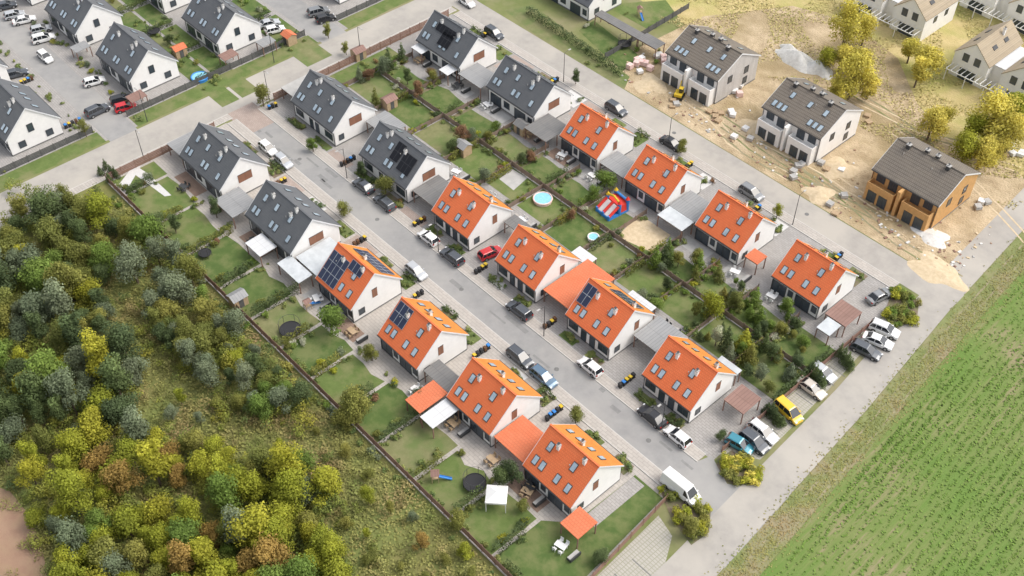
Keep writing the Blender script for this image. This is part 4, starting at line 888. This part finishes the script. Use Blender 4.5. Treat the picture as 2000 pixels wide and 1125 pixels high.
for x,y,a in [(-158.6,56,1.57),(-158.4,82.4,1.57),(-158.4,104,1.57),(-168,62,-1.57),(-168,90,-1.57),(-130,79.6,0),(-105,79.6,0),(-80,79.6,0),(-56,79.6,0),(-125,127.6,3.14),(-98,127.6,3.14),(-70,127.6,3.14)]:
    spawn(LT,'street_lamp',T_(x,y,.1)@RZ(a),'tall grey street lamp beside the road','street lamp','street lamps')
for x,y in [(-140,76.5),(-118,77),(-96,76.8),(-74,76.5),(-56,77),(-100,131.5),(-70,131.5)]:
    b=MB(); b.cyl((0,0,0),(0,0,.03),.38,.38,plinthm,16); obj('manhole_cover',b.mesh('manhole_cover'),None,T_(x,y,.012),'round iron manhole cover in the road','manhole cover','manhole covers')
b=MB()
for y in np.arange(86,125,2.6): b.box((-47.4,y,.02),(-44.4,y+.12,.035),plinthm)
obj('bay_marking',b.mesh('bay_marking'),kind='structure')
b=MB()
for k in range(4): b.box((-45.0+.12*k,52+k*3.2,.02),(-41.8+.12*k,52.14+k*3.2,.035),plinthm)
obj('bay_marking',b.mesh('bay_marking'),kind='structure')
# ---------------- building site -----------------
def heap(u,v,R,h,m,lab,sq=1):
    n=26;k=8; vs=[(0,0,h)];fs=[]
    for j in range(1,k+1):
        for i in range(n):
            a=2*math.pi*i/n; q=R*j/k*(1+.18*math.sin(a*3+u)+.12*math.sin(a*5+v)); z=h*(1-(j/k)**1.2)*(1+.12*math.sin(a*3+u+j*.5)*j/k) if j<k else -.02
            vs.append((q*math.cos(a)*sq,q*math.sin(a),z+random.uniform(-.03,.03)*(j<k)))
    for i in range(n): fs.append((0,1+i,1+(i+1)%n))
    for j in range(k-1):
        for i in range(n): fs.append((1+j*n+i,1+(j+1)*n+i,1+(j+1)*n+(i+1)%n,1+j*n+(i+1)%n))
    b=MB(); b.add(vs,fs,m); obj('material_heap',b.mesh('heap',True),None,T_(*G(u,v),.02),lab,'heap','heaps of building material')
heap(1556,118,2.8,2.2,chalk,'pale gravel heap on the building site',1.5); heap(1598,136,2.5,2.0,chalk,'pale gravel heap on the building site',1.3); heap(1540,100,2,1.6,chalk,'pale gravel heap on the building site',1.2)
heap(1820,462,2.2,.5,chalk,'flat pale rubble heap near the road',1.4); heap(1640,330,3,.8,sandheap,'low sand heap on the building site'); heap(1480,250,3.2,.9,sandheap,'low sand heap on the building site')
heap(1830,530,3.2,.4,sandheap,'low sand heap by the road',1.5); heap(1270,165,3.2,.7,sandheap,'low sand heap on the building site'); heap(1600,380,2.6,.6,sandheap,'low sand heap on the building site')
def pallet_T(m,wd=1.2,h=.9):
    b=MB(); 
    for y in(-.5,0,.5): b.box((-.6,y-.05,0),(.6,y+.05,.1),wood)
    for x in np.linspace(-.55,.55,6): b.box((x-.05,-.6,.103),(x+.05,.6,.125),wood)
    c=MB()
    for z in range(3):
        for i in range(4):
            for j in range(3): c.box((-.56+i*.28,-.55+j*.37,.13+z*h/3+.002),(-.56+i*.28+.265,-.55+j*.37+.355,.13+(z+1)*h/3-.006),m)
    return [('p','pallet_base',b.mesh('pallet_base'),I4,None),('c','stacked_blocks',c.mesh('stacked_blocks'),I4,None)]
PT={'pink':pallet_T(pinkb,h=.9),'white':pallet_T(whp,h=.6),'wood':pallet_T(wood,h=.3),'grey':pallet_T(concrete,h=.6)}
random.seed(3)
for (u,v,n,sp,kk) in [(1248,132,8,14,['pink','white','pink']),(1292,122,5,10,['pink','white']),(1410,228,4,14,['white','grey','wood']),(1450,265,3,18,['white','grey']),(1620,335,4,26,['white','grey','wood']),(1910,400,3,8,['white','grey']),(1980,305,5,14,['wood','white']),(1660,400,3,30,['white','wood','grey']),(1440,175,4,12,['pink','white']),(1700,235,2,10,['wood','grey']),(1310,200,3,12,['grey','wood']),(1730,385,3,16,['wood','white']),(1560,345,3,20,['white','grey']),(1375,230,3,14,['wood'])]:
    for _ in range(n):
        x,y=G(u+random.gauss(0,sp),v+random.gauss(0,sp*.6))
        k=random.choice(kk); spawn(PT[k],'material_pallet',T_(x,y,.02)@RZ(random.uniform(0,3)),f"pallet of {dict(pink='pink insulation',white='white blocks',wood='timber boards',grey='grey blocks')[k]} on sandy ground",'pallet','pallets on the building site')
rb=MB()
for _ in range(700):
    u=random.uniform(1200,1950); v=random.uniform(0,1)*60+ (u-1200)*.5+150+random.gauss(0,45); x,y=G(u,v)
    if not(136<y<170) or x>-45: continue
    s=random.uniform(.05,.2); a=random.uniform(0,3)
    rb.box((-s*random.uniform(1,3),-s,0),(s,s,s*.8),random.choice([concrete,wood,chalk,sandheap,fencem,soil]),T_(x,y,.03)@RZ(a))
obj('building_rubble',rb.mesh('rubble'),None,I4,'scattered offcuts and rubble on sandy ground','rubble',None,'stuff')
b=MB(); b.box((-1.2,-.9,.75),(1.2,.9,1.4),yel); cb=MB(); cb.box((-.2,-.85,1.403),(.9,0,2.5),cgl); cb.box((-.25,-.9,2.503),(.95,.05,2.6),yel)
tk=MB(); tk.box((-1.4,-.25,0),(1.4,.25,.7),rubber); tm=tk.mesh('track'); ar=MB(); ar.cyl((1,.3,1.4),(2.6,.3,3.0),.16,.13,yel,8); ar.cyl((2.6,.3,3.0),(4.0,.3,1.2),.13,.1,yel,8)
bk=MB(); bk.frus((3.7,4.3,0,.6),(3.6,4.5,-.05,.65),.5,1.15,anth)
spawn([('b','body',b.mesh('body'),I4,None),('c','cab',cb.mesh('cab'),I4,None),('t1','track',tm,T_(0,-.95,0),None),('t2','track',tm,T_(0,.95,0),None),('a','boom',ar.mesh('boom'),I4,None),('k','bucket',bk.mesh('bucket'),I4,None)],'excavator',T_(*G(1325,190),.02)@RZ(2.0)@Matrix.Scale(.8,4),'small yellow excavator on sandy ground','excavator')
random.seed(9)
for _ in range(160):
    x=random.uniform(-215,-169); y=random.choice([random.uniform(61,63),random.uniform(75,82.5),random.uniform(94,100),random.uniform(50,53),random.uniform(30,38)]); bush(x,y,random.uniform(.4,.9),random.choice(ks),AT)
for x in np.arange(-215,-172,10.7):
    for y0,y1 in((74.6,78.4),(79,82.8),(94,100)): sheet('lawn_grass',rect(x+.5,x+9.8,y0,y1),.03,random.choice(lawns))
    hedge(x,75,x,82.5,.6,1.4); hedge(x,94,x,99,.6,1.3)
sheet('lawn_grass',P([(1180,10),(1300,0),(1330,40),(1270,60)]),.03,lawns[0]); sheet('lawn_grass',P([(1130,60),(1160,40),(1250,110),(1215,140)]),.03,lawns[2])
hedge(*G(1030,25),*G(1215,150),1.0,1.6,'dk','long green hedge beside the back street verge')
for _ in range(14): bush(*G(random.uniform(1130,1300),random.uniform(20,130)),random.uniform(.4,.9),random.choice(ks),'in a large garden')
BL.sort(key=lambda b:-b[2])
for x,y,R,k,wh in BL[:285]:
    o=obj('garden_shrub',random.choice(BU),None,T_(x,y,.02)@RZ(random.uniform(0,6.28))@Matrix.Diagonal((R,R*random.uniform(.8,1.2),R*random.uniform(.8,1.2),1)),f"{LN[k]} rounded shrub {wh}",'shrub','garden shrubs'); setm(o,LM[k])
rest=BL[285:]; print('shrubs',len(BL))
cs=[];rs=[]
for x,y,R,k,wh in rest:
    for _ in range(4): cs.append((x+random.uniform(-.6,.6)*R,y+random.uniform(-.6,.6)*R,R*random.uniform(.3,.7))); rs.append(R*random.uniform(.35,.6))
V,t=cloud(cs,rs,len(rest)*170,.18,zg=False); V[:,:,2]=np.maximum(V[:,:,2],.03)
obj('garden_planting',qmesh('planting',V,t,LM['mx']),None,I4,'mixed low garden plants and perennials in beds','planting',None,'stuff')
# ---------------- light -----------------
w=bpy.data.worlds.new("World"); S.world=w; w.use_nodes=True; t=w.node_tree
sk=t.nodes.new('ShaderNodeTexSky'); sk.sky_type='NISHITA'; sk.sun_disc=False; EL=math.radians(52); AZI=math.radians(38)
sk.sun_elevation=EL; sk.sun_rotation=AZI; sk.dust_density=4.0; sk.air_density=1.0
hs=t.nodes.new('ShaderNodeHueSaturation'); hs.inputs['Saturation'].default_value=.28; hs.inputs['Value'].default_value=1.68
t.links.new(sk.outputs[0],hs.inputs['Color']); t.links.new(hs.outputs[0],t.nodes['Background'].inputs[0]); t.nodes['Background'].inputs[1].default_value=.15
sd=bpy.data.lights.new('sun','SUN'); sd.energy=1.05; sd.angle=math.radians(34); sd.color=(1,.88,.72); so=bpy.data.objects.new('sun',sd); C.objects.link(so)
dv=Vector((math.sin(AZI)*math.cos(EL),math.cos(AZI)*math.cos(EL),math.sin(EL))); so.rotation_euler=dv.to_track_quat('Z','Y').to_euler()
print('OBJS',len(bpy.data.objects))
